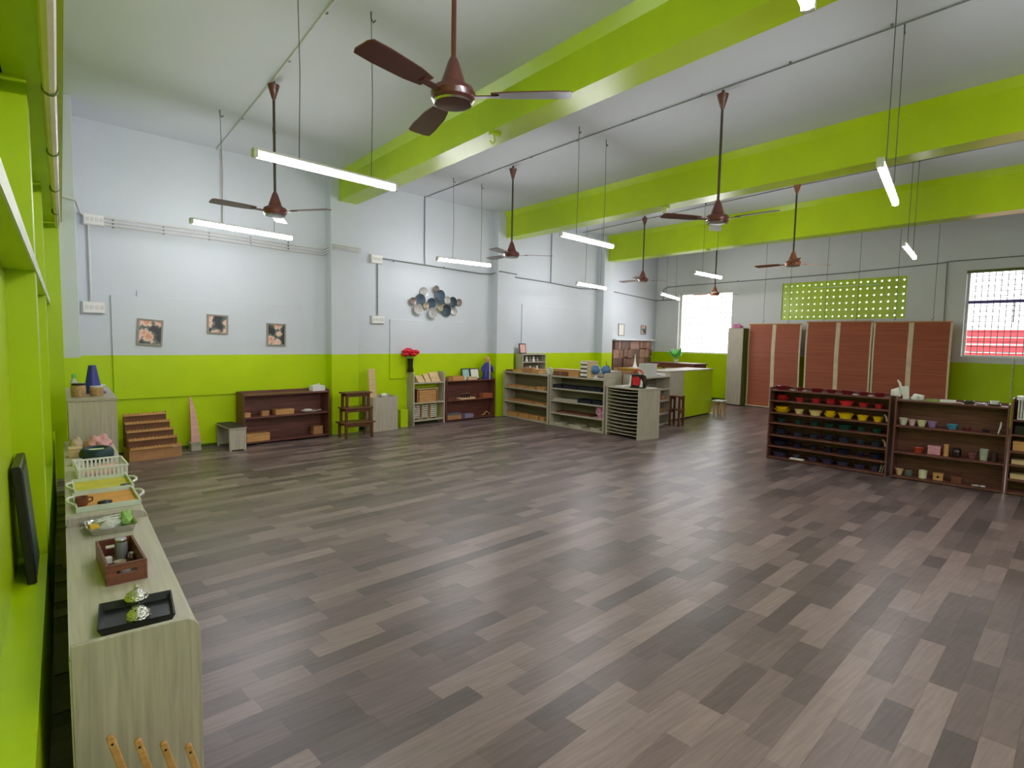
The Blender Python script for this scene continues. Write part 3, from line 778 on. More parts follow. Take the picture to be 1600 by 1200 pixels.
stool('step_stool', 'dark wooden stool in the middle of a stack of three', (3.37, 8.385), rz, 0.46, 0.23, 0.225, M['stoolw'], over=0.01, group='stack of three stools', z0=0.251)
stool('step_stool', 'dark wooden stool on top of a stack of three', (3.385, 8.40), rz, 0.42, 0.20, 0.235, M['stoolw'], over=0.015, group='stack of three stools', z0=0.477)
stool('step_stool', 'lower brown stool of two before the grey cabinet', (9.02, 6.42), R(9), 0.22, 0.24, 0.32, M['stoolw'], group='two stacked stools')
stool('step_stool', 'upper brown stool of two before the grey cabinet', (9.025, 6.425), R(9), 0.21, 0.23, 0.25, M['stoolw'], group='two stacked stools', z0=0.321)
stool('stool', 'small stool with white seat beside the green counter', (11.22, 6.93), R(8), 0.26, 0.20, 0.32, M['honey'], M['white'], leg=0.03, apron=0.0, over=0.01)

# grey bench with dark top by the wall
M['benchtop'] = mat('bench_top', (58, 44, 38), 0.6)
bn = thing('bench', 'small grey bench with a dark slatted top by the wall', 'bench', (1.722, 8.285, 0), R(5))
bn.location.z = 0
BL_, BW_, BH_ = 0.56, 0.215, 0.325
for y in (0, BL_ - 0.025):
    p = MB().box(0.0, y, 0.02, BW_, y + 0.025, BH_ - 0.02).build('end_panel', M['ashz'], bn)
    for x in (0.005, BW_ - 0.03): MB().box(x, y + 0.002, 0, x + 0.025, y + 0.023, 0.02).build('foot', M['ashz'], p)
MB().box(-0.008, -0.008, BH_ - 0.02, BW_ + 0.008, BL_ + 0.008, BH_ - 0.008).build('rim', M['ash'], bn)
for k in range(4): MB().box(0.004 + k * 0.053, 0.004, BH_ - 0.008, 0.05 + k * 0.053, BL_ - 0.004, BH_ + 0.004).build('slat', M['benchtop'], bn)

# tiered wooden mat stand
ST = Fr((0.611, 8.261), (1.163, 8.345))
M['riser_shade'] = mat('stand_riser_gap_shade', (120, 76, 50), 0.7, var=0.1)  # upper tier boards coloured dark to stand in for shade between the tiers
sd = thing('tiered_stand', 'stepped tan wooden stand with toothed ledges near the tower of cubes', 'stand', ST.A, ST.rz)
tz = [0.175, 0.275, 0.37, 0.465, 0.56]
for k in range(5):
    y0 = k * 0.072
    z0 = 0.0
    MB().box(0.0 if k else -0.01, y0, z0, ST.w - 0.02 * k + (0.01 if k == 0 else 0), y0 + 0.018, tz[k] - 0.035).build('tier_board', M['card'] if k == 0 else M['riser_shade'], sd)
    pts = [(0.0, tz[k] - 0.035), (ST.w - 0.02 * k, tz[k] - 0.035)]
    nt_ = 14; W_ = ST.w - 0.02 * k
    for i in range(nt_, -1, -1):
        x = W_ * i / nt_; pts += [(x, tz[k]), (max(0, x - W_ / nt_ * 0.5), tz[k] - 0.014)] if i else [(0, tz[k])]
    MB().prism(pts, 'y', y0 - 0.022, y0 + 0.02).build('toothed_ledge', M['honey'], sd)
for x in (0.0, ST.w - 0.1):
    MB().box(x, 0.02, 0, x + 0.018, 0.33, 0.15).build('side_rail', M['card'], sd)
MB().box(ST.w - 0.09, -0.003, 0.125, ST.w - 0.02, 0, 0.14).build('paper_tag', M['paper'], sd)

# tower of pink cubes on a small grey block
pd = thing('pedestal', 'small grey pedestal under the pink tower', 'pedestal', (1.31, 8.60, 0), WALL.rz)
MB().box(0, 0, 0.1, 0.15, 0.15, 0.115).build('top', M['ash'], pd); MB().box(0.015, 0.015, 0, 0.135, 0.135, 0.1).build('block', M['ashz'], pd)
z = 0.116; s = 0.108
for k in range(10):
    a = s - k * 0.0105
    c = MB().box(0, 0, 0, a, a, a).build('tower_block', M['pinkw'], None, (1.325, 8.735 - a, z), 0, bevel=0.002)
    tag(c, 'pink wooden cube, %s from the bottom of the corner-aligned tower' % ORD[k], 'cube', 'cubes of the pink tower'); z += a + 0.0005

# grey bin with boards
BN = Fr((3.985, 8.752), (4.483, 8.86))
t = thing('board_bin', 'grey ash open bin beside the stack of stools', 'bin', BN.A, BN.rz)
MB().box(0, 0, 0.0, BN.w, 0.016, 0.575).build('front_panel', M['ashz'], t); MB().box(0, 0.22, 0, BN.w, 0.236, 0.60).build('back_panel', M['ashz'], t)
for x in (0, BN.w - 0.016): MB().box(x, 0.016, 0, x + 0.016, 0.22, 0.575).build('side_panel', M['ashz'], t)
MB().box(0.016, 0.016, 0.01, BN.w - 0.016, 0.22, 0.026).build('base', M['ash'], t)
for k, (x0, w, m) in enumerate(((0.02, 0.055, 'honeyl'), (0.085, 0.03, 'honeyl'), (0.125, 0.07, 'honeyl'))):
    p = BN.at(x0 + 0.03, 0.08 + 0.03 * k, 0.03)
    b = MB().box(0, 0, 0, w, 0.018, 1.01, Matrix.Rotation(R(-5), 4, 'Y')).build('wooden_board', M[m], None, p, BN.rz, bevel=0.002)
    tag(b, ['pale board leaning in the grey bin, leftmost of three', 'narrow pale board in the grey bin between two wider', 'widest pale board in the grey bin, on the right'][k], 'board', 'boards in the grey bin')
c = MB().lathe([(0.02, 0.0), (0.055, 0.01), (0.06, 0.035), (0.04, 0.06), (0.01, 0.065)], 14).build('cloth_bundle', M['paper'], None, BN.at(0.33, 0.15, 0.555), 0)
tag(c, 'small grey cloth bundle lying at the bin edge', 'cloth')
t = thing('green_plinth', 'low lime green plinth between grey bin and pale shelf', 'plinth', (4.62, 9.02, 0), WALL.rz)
MB().box(0, 0, 0, 0.15, 0.16, 0.285).build('block', M['green'], t); MB().box(-0.004, -0.004, 0.285, 0.154, 0.164, 0.305).build('cap', M['green'], t)

# ------------------------------------------------------------------ small things
E_ = 0.001
def put(fr, lx, ly, z, rz=0.0): return tuple(fr.at(lx, ly, z + E_)), fr.rz + rz
def bowl(fr, lx, ly, z, r, h, m, label, group=None, name='bowl', cat='bowl', foot=0.5):
    p, a = put(fr, lx, ly, z)
    t = MB().lathe([(r * foot, 0), (r * foot, h * 0.06), (r * 0.82, h * 0.5), (r, h), (r * 0.94, h), (r * 0.76, h * 0.52), (r * foot * 0.9, h * 0.14)], 20).build(name, m, None, p, a)
    return tag(t, label, cat, group)
def dish_stack(fr, lx, ly, z, r, h, m, label, group=None):
    p, a = put(fr, lx, ly, z)
    t = thing('stacked_bowls', label, 'bowl', p, a, group)
    MB().lathe([(r * 0.6, 0), (r * 0.9, h * 0.4), (r, h * 0.62), (r * 0.94, h * 0.62), (r * 0.5, h * 0.1)], 20).build('lower_bowl', m, t)
    MB().lathe([(r * 0.45, h * 0.35), (r * 0.68, h * 0.7), (r * 0.78, h), (r * 0.72, h), (r * 0.4, h * 0.45)], 20).build('upper_bowl', m, t)
    return t
def saucer(fr, lx, ly, z, r, m, label, group=None, h=0.012):
    p, a = put(fr, lx, ly, z)
    t = MB().lathe([(r * 0.6, 0), (r, h), (r * 0.97, h), (r * 0.58, 0.003)], 20).build('saucer', m, None, p, a)
    return tag(t, label, 'saucer', group)
def lidded_box(fr, lx, ly, z, w, d, h, m, label, group=None, name='wooden_box', cat='box', rz=0.0, lid=0.22, lm=None):
    """lx, ly: centre of the front edge"""
    p, a = put(fr, lx, ly, z, rz)
    t = thing(name, label, cat, p, a, group)
    lh = max(0.008, h * lid)
    MB().box(-w / 2 + 0.003, 0.003, 0, w / 2 - 0.003, d - 0.003, h - lh).build('box_body', m, t, bevel=0.002)
    MB().box(-w / 2, 0, h - lh, w / 2, d, h).build('lid', lm or m, t, bevel=0.002)
    return t
def open_box(fr, lx, ly, z, w, d, h, m, label, group=None, name='tray', cat='tray', rz=0.0, t_=0.006):
    p, a = put(fr, lx, ly, z, rz)
    t = thing(name, label, cat, p, a, group)
    MB().box(-w / 2, 0, 0, w / 2, d, t_).build('base', m, t)
    for x in (-w / 2, w / 2 - t_): MB().box(x, 0, t_, x + t_, d, h).build('side_wall', m, t)
    for y in (0, d - t_): MB().box(-w / 2 + t_, y, t_, w / 2 - t_, y + t_, h).build('end_wall', m, t)
    return t
def cup(fr, lx, ly, z, r, h, m, label, group=None, taper=0.8, name='cup', cat='cup'):
    p, a = put(fr, lx, ly, z)
    t = MB().lathe([(r * taper, 0), (r * 0.97, h * 0.85), (r, h), (r * 0.9, h), (r * taper * 0.9, h * 0.08)], 20).build(name, m, None, p, a)
    return tag(t, label, cat, group)
def jar(loc, r, h, m, lm, label, group=None):
    t = thing('jar', label, 'jar', loc, 0, group)
    MB().lathe([(r * 0.9, 0), (r, 0.01), (r, h * 0.75), (r * 0.85, h * 0.86), (r * 0.85, h * 0.88)], 20).build('jar_body', m, t)
    MB().lathe([(r * 0.92, h * 0.86), (r * 0.95, h * 0.88), (r * 0.95, h * 0.98), (r * 0.9, h)], 20).build('lid', lm, t)
    return t

# --- rows of coloured bowls
S = SH['R1']
cols = [0.135, 0.36, 0.565, 0.743, 0.925, 1.115, 1.285]
wid = [[.19, .085, .145, .11, .145, .105, .115], [.16, .095, .11, .125, .15, .10, .09], [.20, .105, .145, .14, .165, .115, .10],
       [.11, .10, .11, .125, .165, .10, .115], [.165, .12, .115, .13, .145, .10, .12], [.19, .12, .10, .10, .145, .08, .13], [.18, .09, .115, .13, .135, .12, .095]]
rowc = [('maroon', (112, 26, 34), .055), ('red', (176, 40, 38), .07), ('yellow', (234, 196, 14), .075), ('dark green', (18, 62, 50), .07), ('slate blue', (44, 52, 66), .075), ('navy', (24, 30, 52), .07), ('violet grey', (62, 58, 84), .07)]
for i, (cn, rgb, h) in enumerate(rowc):
    m = mat('bowl_' + cn, rgb, 0.28, var=0.06)
    z = S.tops[i]
    where = 'on the top' if i == 0 else 'on the %s level' % ORD[i]
    for k in range(7):
        ly = 0.12; w = wid[i][k]; mm = m
        nm = cn
        if i == 2 and k in (1, 2): mm = mat('bowl_cream', (232, 206, 140), 0.3); nm = 'cream'
        if i == 1 and k == 4: mm = mat('bowl_bright_red', (222, 54, 56), 0.25); nm = 'bright red'
        lab = '%s bowl, %s from left %s of the bowl shelf' % (nm, ORD[k], where)
        if k in (0, 3) and i in (1, 2, 4):
            dish_stack(S, cols[k], ly, z, w * 0.54, h * 1.0, mm, lab.replace(' bowl,', ' nested bowls,', 1), 'bowls on the bowl shelf')
        else:
            bowl(S, cols[k], ly, z, w * 0.57, h * (0.62 + 0.25 * w / 0.16), mm, lab, 'bowls on the bowl shelf', foot=0.68)
for k, lx in enumerate((0.285, 0.437, 1.035, 1.205)):
    saucer(S, lx, 0.05, S.tops[0], 0.032, M['white'], 'tiny white saucer, %s from left on top of the bowl shelf' % ORD[k], 'white saucers')
for k, dx in enumerate((0.10, 0.17)):
    o = MB().lathe([(0.012, 0), (0.02, 0.012), (0.012, 0.03), (0.004, 0.034)], 12).build('white_bead', M['white'], None, tuple(S.at(dx, 0.20, 0.956)), 0)
    tag(o, ['left', 'right'][k] + ' white bead behind the first maroon bowl', 'bead')
arch = [(0.035 * math.cos(a), 0, 0.08 * math.sin(a)) for a in [i * math.pi / 20 for i in range(11)]]
for i, z in enumerate((S.tops[2], S.tops[4])):
    o = MB().tube(arch, 0.011, 8).build('wooden_arch', M['tape'], None, tuple(S.at(1.345, 0.12, z + 0.012)), S.rz)
    tag(o, 'curved beige piece after the %s bowls on the bowl shelf' % ['yellow', 'slate blue'][i], 'ornament')
for k in range(2):
    o = MB().box(0, 0, 0, 0.012, 0.14, 0.10, Matrix.Rotation(R(12), 4, 'Y')).build('picture_book', M['frame'], None, tuple(S.at(1.345 + 0.025 * k, 0.06, S.tops[6] + 0.001 + 0.0026)), S.rz)
    tag(o, '%s of two thin grey books leaning on the lowest bowl level' % ['left', 'right'][k], 'book', 'two leaning books')
o = open_box(S, 0.39, 0.02, S.tops[6], 0.17, 0.06, 0.014, M['white'], 'narrow white tray at the front of the lowest bowl level')

# --- cups and boxes shelf
S = SH['R2']; z1, z2, z3 = S.tops[1], S.tops[2], S.tops[3]
for lx, w, h, rgb, lab in ((0.075, .10, .08, (226, 220, 206), 'white bowl, leftmost on the upper level of the cup shelf'), (0.165, .078, .072, (214, 178, 176), 'pale pink bowl beside the white one on the cup shelf'),
                          (0.258, .098, .07, (208, 212, 160), 'cream-green bowl on the upper level of the cup shelf'), (0.36, .098, .068, (150, 120, 168), 'lilac bowl on the upper level of the cup shelf'),
                          (0.548, .116, .055, (70, 148, 176), 'turquoise dish on the upper level of the cup shelf'), (0.675, .085, .035, (104, 48, 44), 'low dark red dish right of the turquoise one'),
                          (0.845, .075, .028, (58, 48, 44), 'low dark dish near the right end of the cup shelf')):
    bowl(S, lx, 0.12, z1, w / 2, h, mat('ceramic_%d_%d_%d' % rgb, rgb, 0.3), lab, foot=0.62)
o = MB().prism([(0, 0), (0.012, 0), (0.03, 0.08), (0.03, 0.13), (0.018, 0.13), (0.012, 0.07)], 'y', 0, 0.02).build('ladle', M['white'], None, tuple(S.at(0.945, 0.10, z1 + E_)), S.rz)
tag(o, 'thin white ladle propped at the right end of the cup shelf', 'ladle')
bowl(S, 0.245, 0.12, z2, .055, .06, mat('ceramic_red', (178, 62, 44), 0.3), 'orange-red dish on the middle level of the cup shelf', foot=0.7)
lidded_box(S, 0.397, 0.09, z2, 0.125, 0.09, 0.10, mat('pink_gingham', (214, 150, 164), 0.6, var=0.3, scale=70), 'pink and white chequered box on the cup shelf', name='gift_box')
cup(S, 0.51, 0.10, z2, .025, .135, M['honey'], 'slim tan wooden canister standing on the cup shelf', taper=0.98, name='wooden_canister', cat='canister')
jar(tuple(S.at(0.605, 0.12, z2 + E_)), .042, .10, mat('ceramic_dark', (40, 26, 28), 0.25), M['dark'], 'dark brown pot in the middle of the cup shelf')
bowl(S, 0.745, 0.12, z2, .042, .065, mat('patterned_ceramic', (120, 70, 74), 0.35, var=0.5, scale=60), 'patterned dark pink bowl on the cup shelf', foot=0.6)
cup(S, 0.845, 0.12, z2, .040, .125, mat('flowered_ceramic', (170, 178, 156), 0.35, var=0.25, scale=45), 'pale flowered cup on the middle level of the cup shelf')
cup(S, 0.935, 0.12, z2, .033, .10, mat('ceramic_brown', (62, 44, 46), 0.3), 'dark cup right of the flowered cup')
bowl(S, 0.07, 0.12, z3, .045, .07, M['honeyl'], 'pale wooden bowl, leftmost on the lowest cup shelf level', foot=0.6)
jar(tuple(S.at(0.165, 0.12, z3 + E_)), .043, .075, mat('grey_tin', (104, 112, 112), 0.35, 0.4), M['steel'], 'grey round tin on the lowest level of the cup shelf')
cup(S, 0.305, 0.12, z3, .042, .09, mat('cream_enamel', (216, 214, 182), 0.4), 'cream cup on the lowest level of the cup shelf', taper=0.95)
b_ = lidded_box(S, 0.452, 0.09, z3, 0.10, 0.08, 0.08, M['honey'], 'small tan box with a round hole on the lowest level', lid=0.12)
MB().cyl((0, -0.002, 0.04), (0, 0.001, 0.04), 0.014, n=12).build('hole', M['dark'], b_)
lidded_box(S, 0.622, 0.09, z3, 0.10, 0.08, 0.075, M['redwood'], 'small reddish box right of the box with a hole', lid=0.12)
pl = thing('pliers', 'pale handled pliers lying on the lowest level of the cup shelf', 'tool', *put(S, 0.83, 0.06, z3, R(25)))
MB().tube([(-0.06, 0.02, 0.009), (-0.02, 0.028, 0.009), (0.01, 0.0, 0.009), (0.05, -0.012, 0.009)], 0.008, 6).build('handle', M['paper'], pl)
MB().tube([(-0.06, -0.03, 0.009), (-0.02, -0.024, 0.009), (0.01, 0.004, 0.012), (0.05, 0.012, 0.012)], 0.008, 6).build('handle', M['frame'], pl)
# top of the cup shelf
zt = S.tops[0]
def blob(loc, sx, sy, sz, m, label, name, cat, seed, rough=0.25, n=3):
    bm = bmesh.new(); bmesh.ops.create_icosphere(bm, subdivisions=n, radius=1)
    r_ = random.Random(seed); ph = [r_.random() * 6 for _ in range(6)]
    for v in bm.verts:
        k = 1 + rough * (math.sin(v.co.x * 4 + ph[0]) * math.sin(v.co.y * 5 + ph[1]) + 0.6 * math.sin(v.co.z * 7 + ph[2]) * math.sin(v.co.x * 8 + ph[3]))
        v.co = Vector((v.co.x * sx * k, v.co.y * sy * k, max(0, (v.co.z + 0.35) * sz * k)))
    me = bpy.data.meshes.new(name); bm.to_mesh(me); bm.free()
    for p in me.polygons: p.use_smooth = True
    me.materials.append(m)
    o = bpy.data.objects.new(name, me); C.objects.link(o); o.location = loc
    return tag(o, label, cat)
blob(tuple(S.at(-0.015, 0.14, zt + 0.03 + E_)), .03, .05, .07, M['paper'], 'crumpled white cloth at the left end of the cup shelf top', 'cloth', 'cloth', 3)
pk = thing('paper_packet', 'upright white paper packet with a curved strip on the cup shelf', 'packet', *put(S, 0.085, 0.14, zt))
MB().box(-0.032, 0, 0, 0.032, 0.03, 0.155, Matrix.Rotation(R(-8), 4, 'Y')).build('packet_body', M['paper'], pk)
MB().tube([(-0.045, 0.015, 0.05), (-0.06, 0.015, 0.13), (-0.075, 0.015, 0.19), (-0.10, 0.015, 0.225)], [0.014, 0.016, 0.014, 0.008], 6).build('curved_strip', M['paper'], pk)
blob(tuple(S.at(0.195, 0.14, zt + E_)), .065, .06, .05, M['paper'], 'crumpled white packet lying on the cup shelf top', 'packet', 'packet', 8)
open_box(S, 0.345, 0.06, zt, 0.13, 0.12, 0.025, M['steel'], 'flat silver tray on the cup shelf top, left', name='metal_tray')
open_box(S, 0.49, 0.06, zt, 0.145, 0.12, 0.025, M['white'], 'flat white tray in the middle of the cup shelf top')
saucer(S, 0.585, 0.05, zt, .038, M['white'], 'small white dish between trays on the cup shelf top')
open_box(S, 0.68, 0.07, zt, 0.085, 0.13, 0.03, M['dark'], 'black tray in the middle of the cup shelf top')
saucer(S, 0.785, 0.08, zt, .055, M['white'], 'larger white plate near the right end of the cup shelf top', h=0.02)
bt = open_box(S, 0.90, 0.05, zt, 0.11, 0.13, 0.016, M['dark'], 'black tray under the white cup on the cup shelf top')
cup(S, 0.90, 0.115, zt + 0.006, .042, .045, M['white'], 'upturned white cup on the black tray', taper=0.85)
# partly seen shelf at the right edge
S = SH['R3']
bk = thing('white_basket', 'white plastic basket on the shelf at the right edge', 'basket', *put(S, 0.15, 0.03, S.tops[0]))
MB().box(-0.10, 0, 0, 0.10, 0.18, 0.01).build('base', M['white'], bk)
for k in range(9): MB().box(-0.10 + k * 0.0235, 0, 0.01, -0.09 + k * 0.0235, 0.006, 0.21).build('slat', M['white'], bk)
for x in (-0.10, 0.094): MB().box(x, 0.006, 0.01, x + 0.006, 0.18, 0.21).build('end_wall', M['white'], bk)
MB().box(-0.094, 0.174, 0.01, 0.094, 0.18, 0.21).build('back_wall', M['white'], bk)
MB().box(-0.115, -0.015, 0.21, 0.115, 0.195, 0.245).build('rim', M['white'], bk)
open_box(S, 0.13, 0.04, S.tops[1], 0.18, 0.18, 0.09, M['dark'], 'dark tray on the shelf at the right edge', name='deep_tray')
lidded_box(S, 0.13, 0.03, S.tops[2], 0.2, 0.18, 0.10, M['honey'], 'tan wooden box on the shelf at the right edge')
lidded_box(S, 0.13, 0.03, S.tops[3], 0.2, 0.18, 0.045, M['honeyl'], 'flat pale box on the shelf at the right edge')
lidded_box(S, 0.13, 0.03, S.tops[4], 0.2, 0.18, 0.05, M['honeyl'], 'flat pale box on the second lowest level at right edge')

# --- box shelf joined to the second pillar
S = SH['S1']; t0, t1, t2, t3 = S.tops
open_box(S, 0.13, 0.04, t0, 0.20, 0.22, 0.035, M['redwood'], 'reddish tray at the left end of the box shelf top')
open_box(S, 0.37, 0.04, t0, 0.24, 0.22, 0.04, M['honey'], 'tan tray beside the reddish tray on the box shelf top')
lidded_box(S, 0.66, 0.05, t0, 0.22, 0.18, 0.10, M['card'], 'brown box with a lid in the middle of the box shelf top')
lidded_box(S, 0.95, 0.05, t0, 0.22, 0.18, 0.085, M['honey'], 'tan box right of the brown lidded box on the shelf top')
lidded_box(S, 1.12, 0.03, t0, 0.12, 0.09, 0.045, M['honeyl'], 'low pale box near the right end of the box shelf top')
sh_ = thing('fan_shell', 'pale grey shell ornament at the right end of the box shelf top', 'shell', *put(S, 1.255, 0.14, t0))
for k in range(9):
    a = R(15 + k * 18.75)
    MB().tube([(0, 0, 0.012), (0.06 * math.cos(a), 0.01, 0.012 + 0.075 * math.sin(a)), (0.10 * math.cos(a), 0, 0.012 + 0.13 * math.sin(a))], [0.006, 0.015, 0.012], 6).build('rib', M['pipe'], sh_)
MB().box(-0.05, -0.02, 0, 0.05, 0.03, 0.012).build('base', M['pipe'], sh_)
for k, (lx, w, h) in enumerate(((0.19, .24, .045), (0.49, .24, .04), (0.785, .25, .035), (1.10, .24, .06))):
    lidded_box(S, lx, 0.06, t1, w, 0.18, h, M['honey'], 'flat tan box, %s from left on the box shelf upper level' % ORD[k], 'flat boxes on the box shelf')
open_box(S, 0.49, 0.05, t2, 0.80, 0.20, 0.04, M['card'], 'long flat brown tray on the middle level of the box shelf')
open_box(S, 1.09, 0.05, t2, 0.25, 0.20, 0.03, M['honey'], 'short flat tan tray on the middle level of the box shelf')
for k, (lx, w) in enumerate(((0.22, .34), (0.60, .31), (0.915, .25), (1.15, .14))):
    lidded_box(S, lx, 0.06, t3, w, 0.18, 0.078, M['honey'], 'tan box, %s from left on the box shelf floor level' % ORD[k], 'boxes on the box shelf floor level')

# --- globe shelf
S = SH['S2']; t0, t1, t2, t3, t4 = S.tops
bx = thing('drawer_cabinet', 'low wide honey wood cabinet of flat drawers on the globe shelf', 'cabinet', *put(S, 0.032, 0.03, t0))
MB().box(0, 0.015, 0, 0.60, 0.24, 0.115).build('body', M['honey'], bx)
MB().box(0, 0.0, 0.115, 0.60, 0.24, 0.125).build('top', M['honeyl'], bx)
for k in range(3): 
    q = MB().box(0.015, 0, 0.008 + k * 0.036, 0.37, 0.015, 0.036 + k * 0.036).build('drawer', M['redwood'] if k < 2 else M['honey'], bx)
    MB().cyl((0.19, -0.012, 0.022 + k * 0.036), (0.19, 0, 0.022 + k * 0.036), 0.006, n=8).build('knob', M['honeyl'], q)
bx = thing('drawer_tower', 'small upright tower of white drawers beside the globes', 'cabinet', *put(S, 0.665, 0.05, t0))
MB().box(0, 0.012, 0, 0.235, 0.20, 0.28).build('body', M['honeyl'], bx)
MB().box(-0.004, 0.0, 0.28, 0.24, 0.204, 0.292).build('top', M['honeyl'], bx)
for k in range(4):
    MB().box(0.008, 0.004, 0.004 + k * 0.07, 0.15, 0.012, 0.024 + k * 0.07).build('gap', M['dark'], bx)
    MB().box(0.006, 0, 0.026 + k * 0.07, 0.152, 0.012, 0.07 + k * 0.07).build('drawer', M['white'], bx)
for k, lx in enumerate((0.985, 1.135)):
    gl = thing('globe', ['desk globe on a white base beside the drawer tower', 'desk globe with dark meridian arm at the shelf end'][k], 'globe', *put(S, lx, 0.09 + 0.09 * k, t0), group='two desk globes')
    MB().lathe([(0.055, 0), (0.055, 0.008), (0.02, 0.02), (0.012, 0.05), (0.010, 0.06)], 18).build('base', M['white'], gl)
    sp_ = [(0.084 * math.cos(a), 0.146 + 0.084 * math.sin(a)) for a in [-math.pi / 2 + 0.02 + i * (math.pi - 0.04) / 14 for i in range(15)]]
    MB().lathe(sp_, 24).build('sphere', M['globe'], gl)
    MB().tube([(0.089 * math.cos(a), 0, 0.146 + 0.089 * math.sin(a)) for a in [R(-110) + i * R(200) / 14 for i in range(15)]], 0.004, 6).build('meridian_arm', M['white'] if k == 0 else M['dark'], gl)
    if k: MB().cyl((0, 0, 0.231), (0.0, 0, 0.30), 0.006, n=8).build('axis_pin', M['stoolw'], gl)
# raised rounded end panel of the globe shelf
for k, (lx, w) in enumerate(((0.14, .22), (0.45, .32), (0.77, .27), (1.03, .24))):
    open_box(S, lx, 0.04, t1, w, 0.20, 0.06, M['darkblue'], 'navy tray, %s from left on the globe shelf upper level' % ORD[k], 'navy trays on the globe shelf')
lidded_box(S, 0.34, 0.03, t2, 0.58, 0.20, 0.035, M['ash'], 'long pale flat board box on the globe shelf second level', lid=0.3)
open_box(S, 0.79, 0.04, t2, 0.30, 0.20, 0.065, M['darkblue'], 'navy tray beside the long pale box', 'navy trays on the globe shelf')
open_box(S, 1.07, 0.04, t2, 0.20, 0.20, 0.065, M['darkblue'], 'small navy tray at the right end of second level', 'navy trays on the globe shelf')
open_box(S, 0.52, 0.05, t3, 0.82, 0.20, 0.03, M['redwood'], 'long thin brown tray on the globe shelf third level')
pb = thing('pink_bucket', 'pink bucket with white handle on the globe shelf', 'bucket', *put(S, 1.12, 0.11, t3))
MB().lathe([(0.065, 0), (0.085, 0.17), (0.09, 0.185), (0.08, 0.185), (0.06, 0.01)], 20).build('bucket_body', M['pinkp'], pb)
MB().tube([(-0.09 * math.cos(a), -0.09 * math.sin(a) , 0.175 - 0.11 * math.sin(a)) for a in [i * math.pi / 10 for i in range(11)]], 0.005, 6).build('handle', M['white'], pb)
for k, (lx, w) in enumerate(((0.17, .20), (0.57, .28), (1.03, .20))):
    open_box(S, lx, 0.05, t4, w, 0.18, 0.035, M['ash'], 'pale flat tray, %s from left on the globe shelf bottom' % ORD[k], 'trays at the bottom of the globe shelf')
# rounded end screen between globes and paper rack
es = MB().prism([(0.0, 0.947), (0.30, 0.947), (0.30, 0.98), (0.27, 1.03), (0.05, 1.03), (0.012, 1.01), (0, 0.97)], 'x', -0.02, 0.0).build('end_screen', M['ashz'], None, tuple(S.at(S.w, 0, 0)), S.rz)
tag(es, 'rounded grey end screen between globes and paper rack', 'screen')

# --- on the paper rack and beyond
o = MB().box(0, 0, 0, 0.21, 0.15, 0.012).build('paper_stack', M['paper'], None, tuple(RK.at(0.10, 0.10, 0.821)), RK.rz)
tag(o, 'stack of white papers on the slotted rack', 'papers')
hb = thing('handbag', 'red, white and black handbag on the slotted rack', 'bag', tuple(RK.at(0.53, 0.18, 0.821)), RK.rz + R(20))
MB().prism([(-0.13, 0), (0.13, 0), (0.15, 0.08), (0.11, 0.22), (-0.11, 0.22), (-0.15, 0.08)], 'y', -0.05, 0.05).build('bag_body', M['dark'], hb, bevel=0.012)
MB().prism([(-0.07, 0.05), (0.03, 0.04), (0.07, 0.12), (0.02, 0.19), (-0.08, 0.17)], 'y', -0.056, -0.0505).build('red_patch', M['red'], hb)
MB().prism([(0.05, 0.02), (0.10, 0.02), (0.10, 0.10), (0.07, 0.15)], 'y', -0.056, -0.0505).build('white_patch', M['paper'], hb)
MB().prism([(-0.145, 0.02), (-0.10, 0.02), (-0.09, 0.19), (-0.11, 0.215)], 'y', -0.056, -0.0505).build('white_edge', M['paper'], hb)
for sx in (-0.03, 0.03):
    MB().tube([(0.08 * math.cos(a), sx, 0.215 + 0.075 * math.sin(a)) for a in [i * math.pi / 10 for i in range(11)]], 0.007, 6).build('handle', M['red'], hb)
S = SH['U']
bx = thing('storage_box', 'pale grey-green open box on the shelf behind the rack', 'box', *put(S, 0.62, 0.05, S.tops[0]))
for (a, b, c, d_) in ((-0.16, 0, 0.16, 0.008), (-0.16, 0.192, 0.16, 0.2), (-0.16, 0.008, -0.152, 0.192), (0.152, 0.008, 0.16, 0.192)):
    MB().box(a, b, 0, c, d_, 0.24).build('side', M['pipe'], bx)
MB().box(-0.152, 0.008, 0, 0.152, 0.192, 0.01).build('base', M['pipe'], bx)
MB().box(0.16, 0.0, 0.225, 0.24, 0.2, 0.233).build('open_flap', M['pipe'], bx)
lidded_box(S, 1.05, 0.05, S.tops[0], 0.22, 0.18, 0.035, M['paper'], 'flat white box on the shelf before the grey cabinet')
for lev, nm in ((2, 'second'), (3, 'third')):
    for k, lx in enumerate((0.90, 1.10)):
        lidded_box(S, lx, 0.06, S.tops[lev], 0.15, 0.16, 0.09, M['card'], '%s brown box on the %s level behind the rack' % (['left', 'right'][k], nm), 'brown boxes behind the rack')
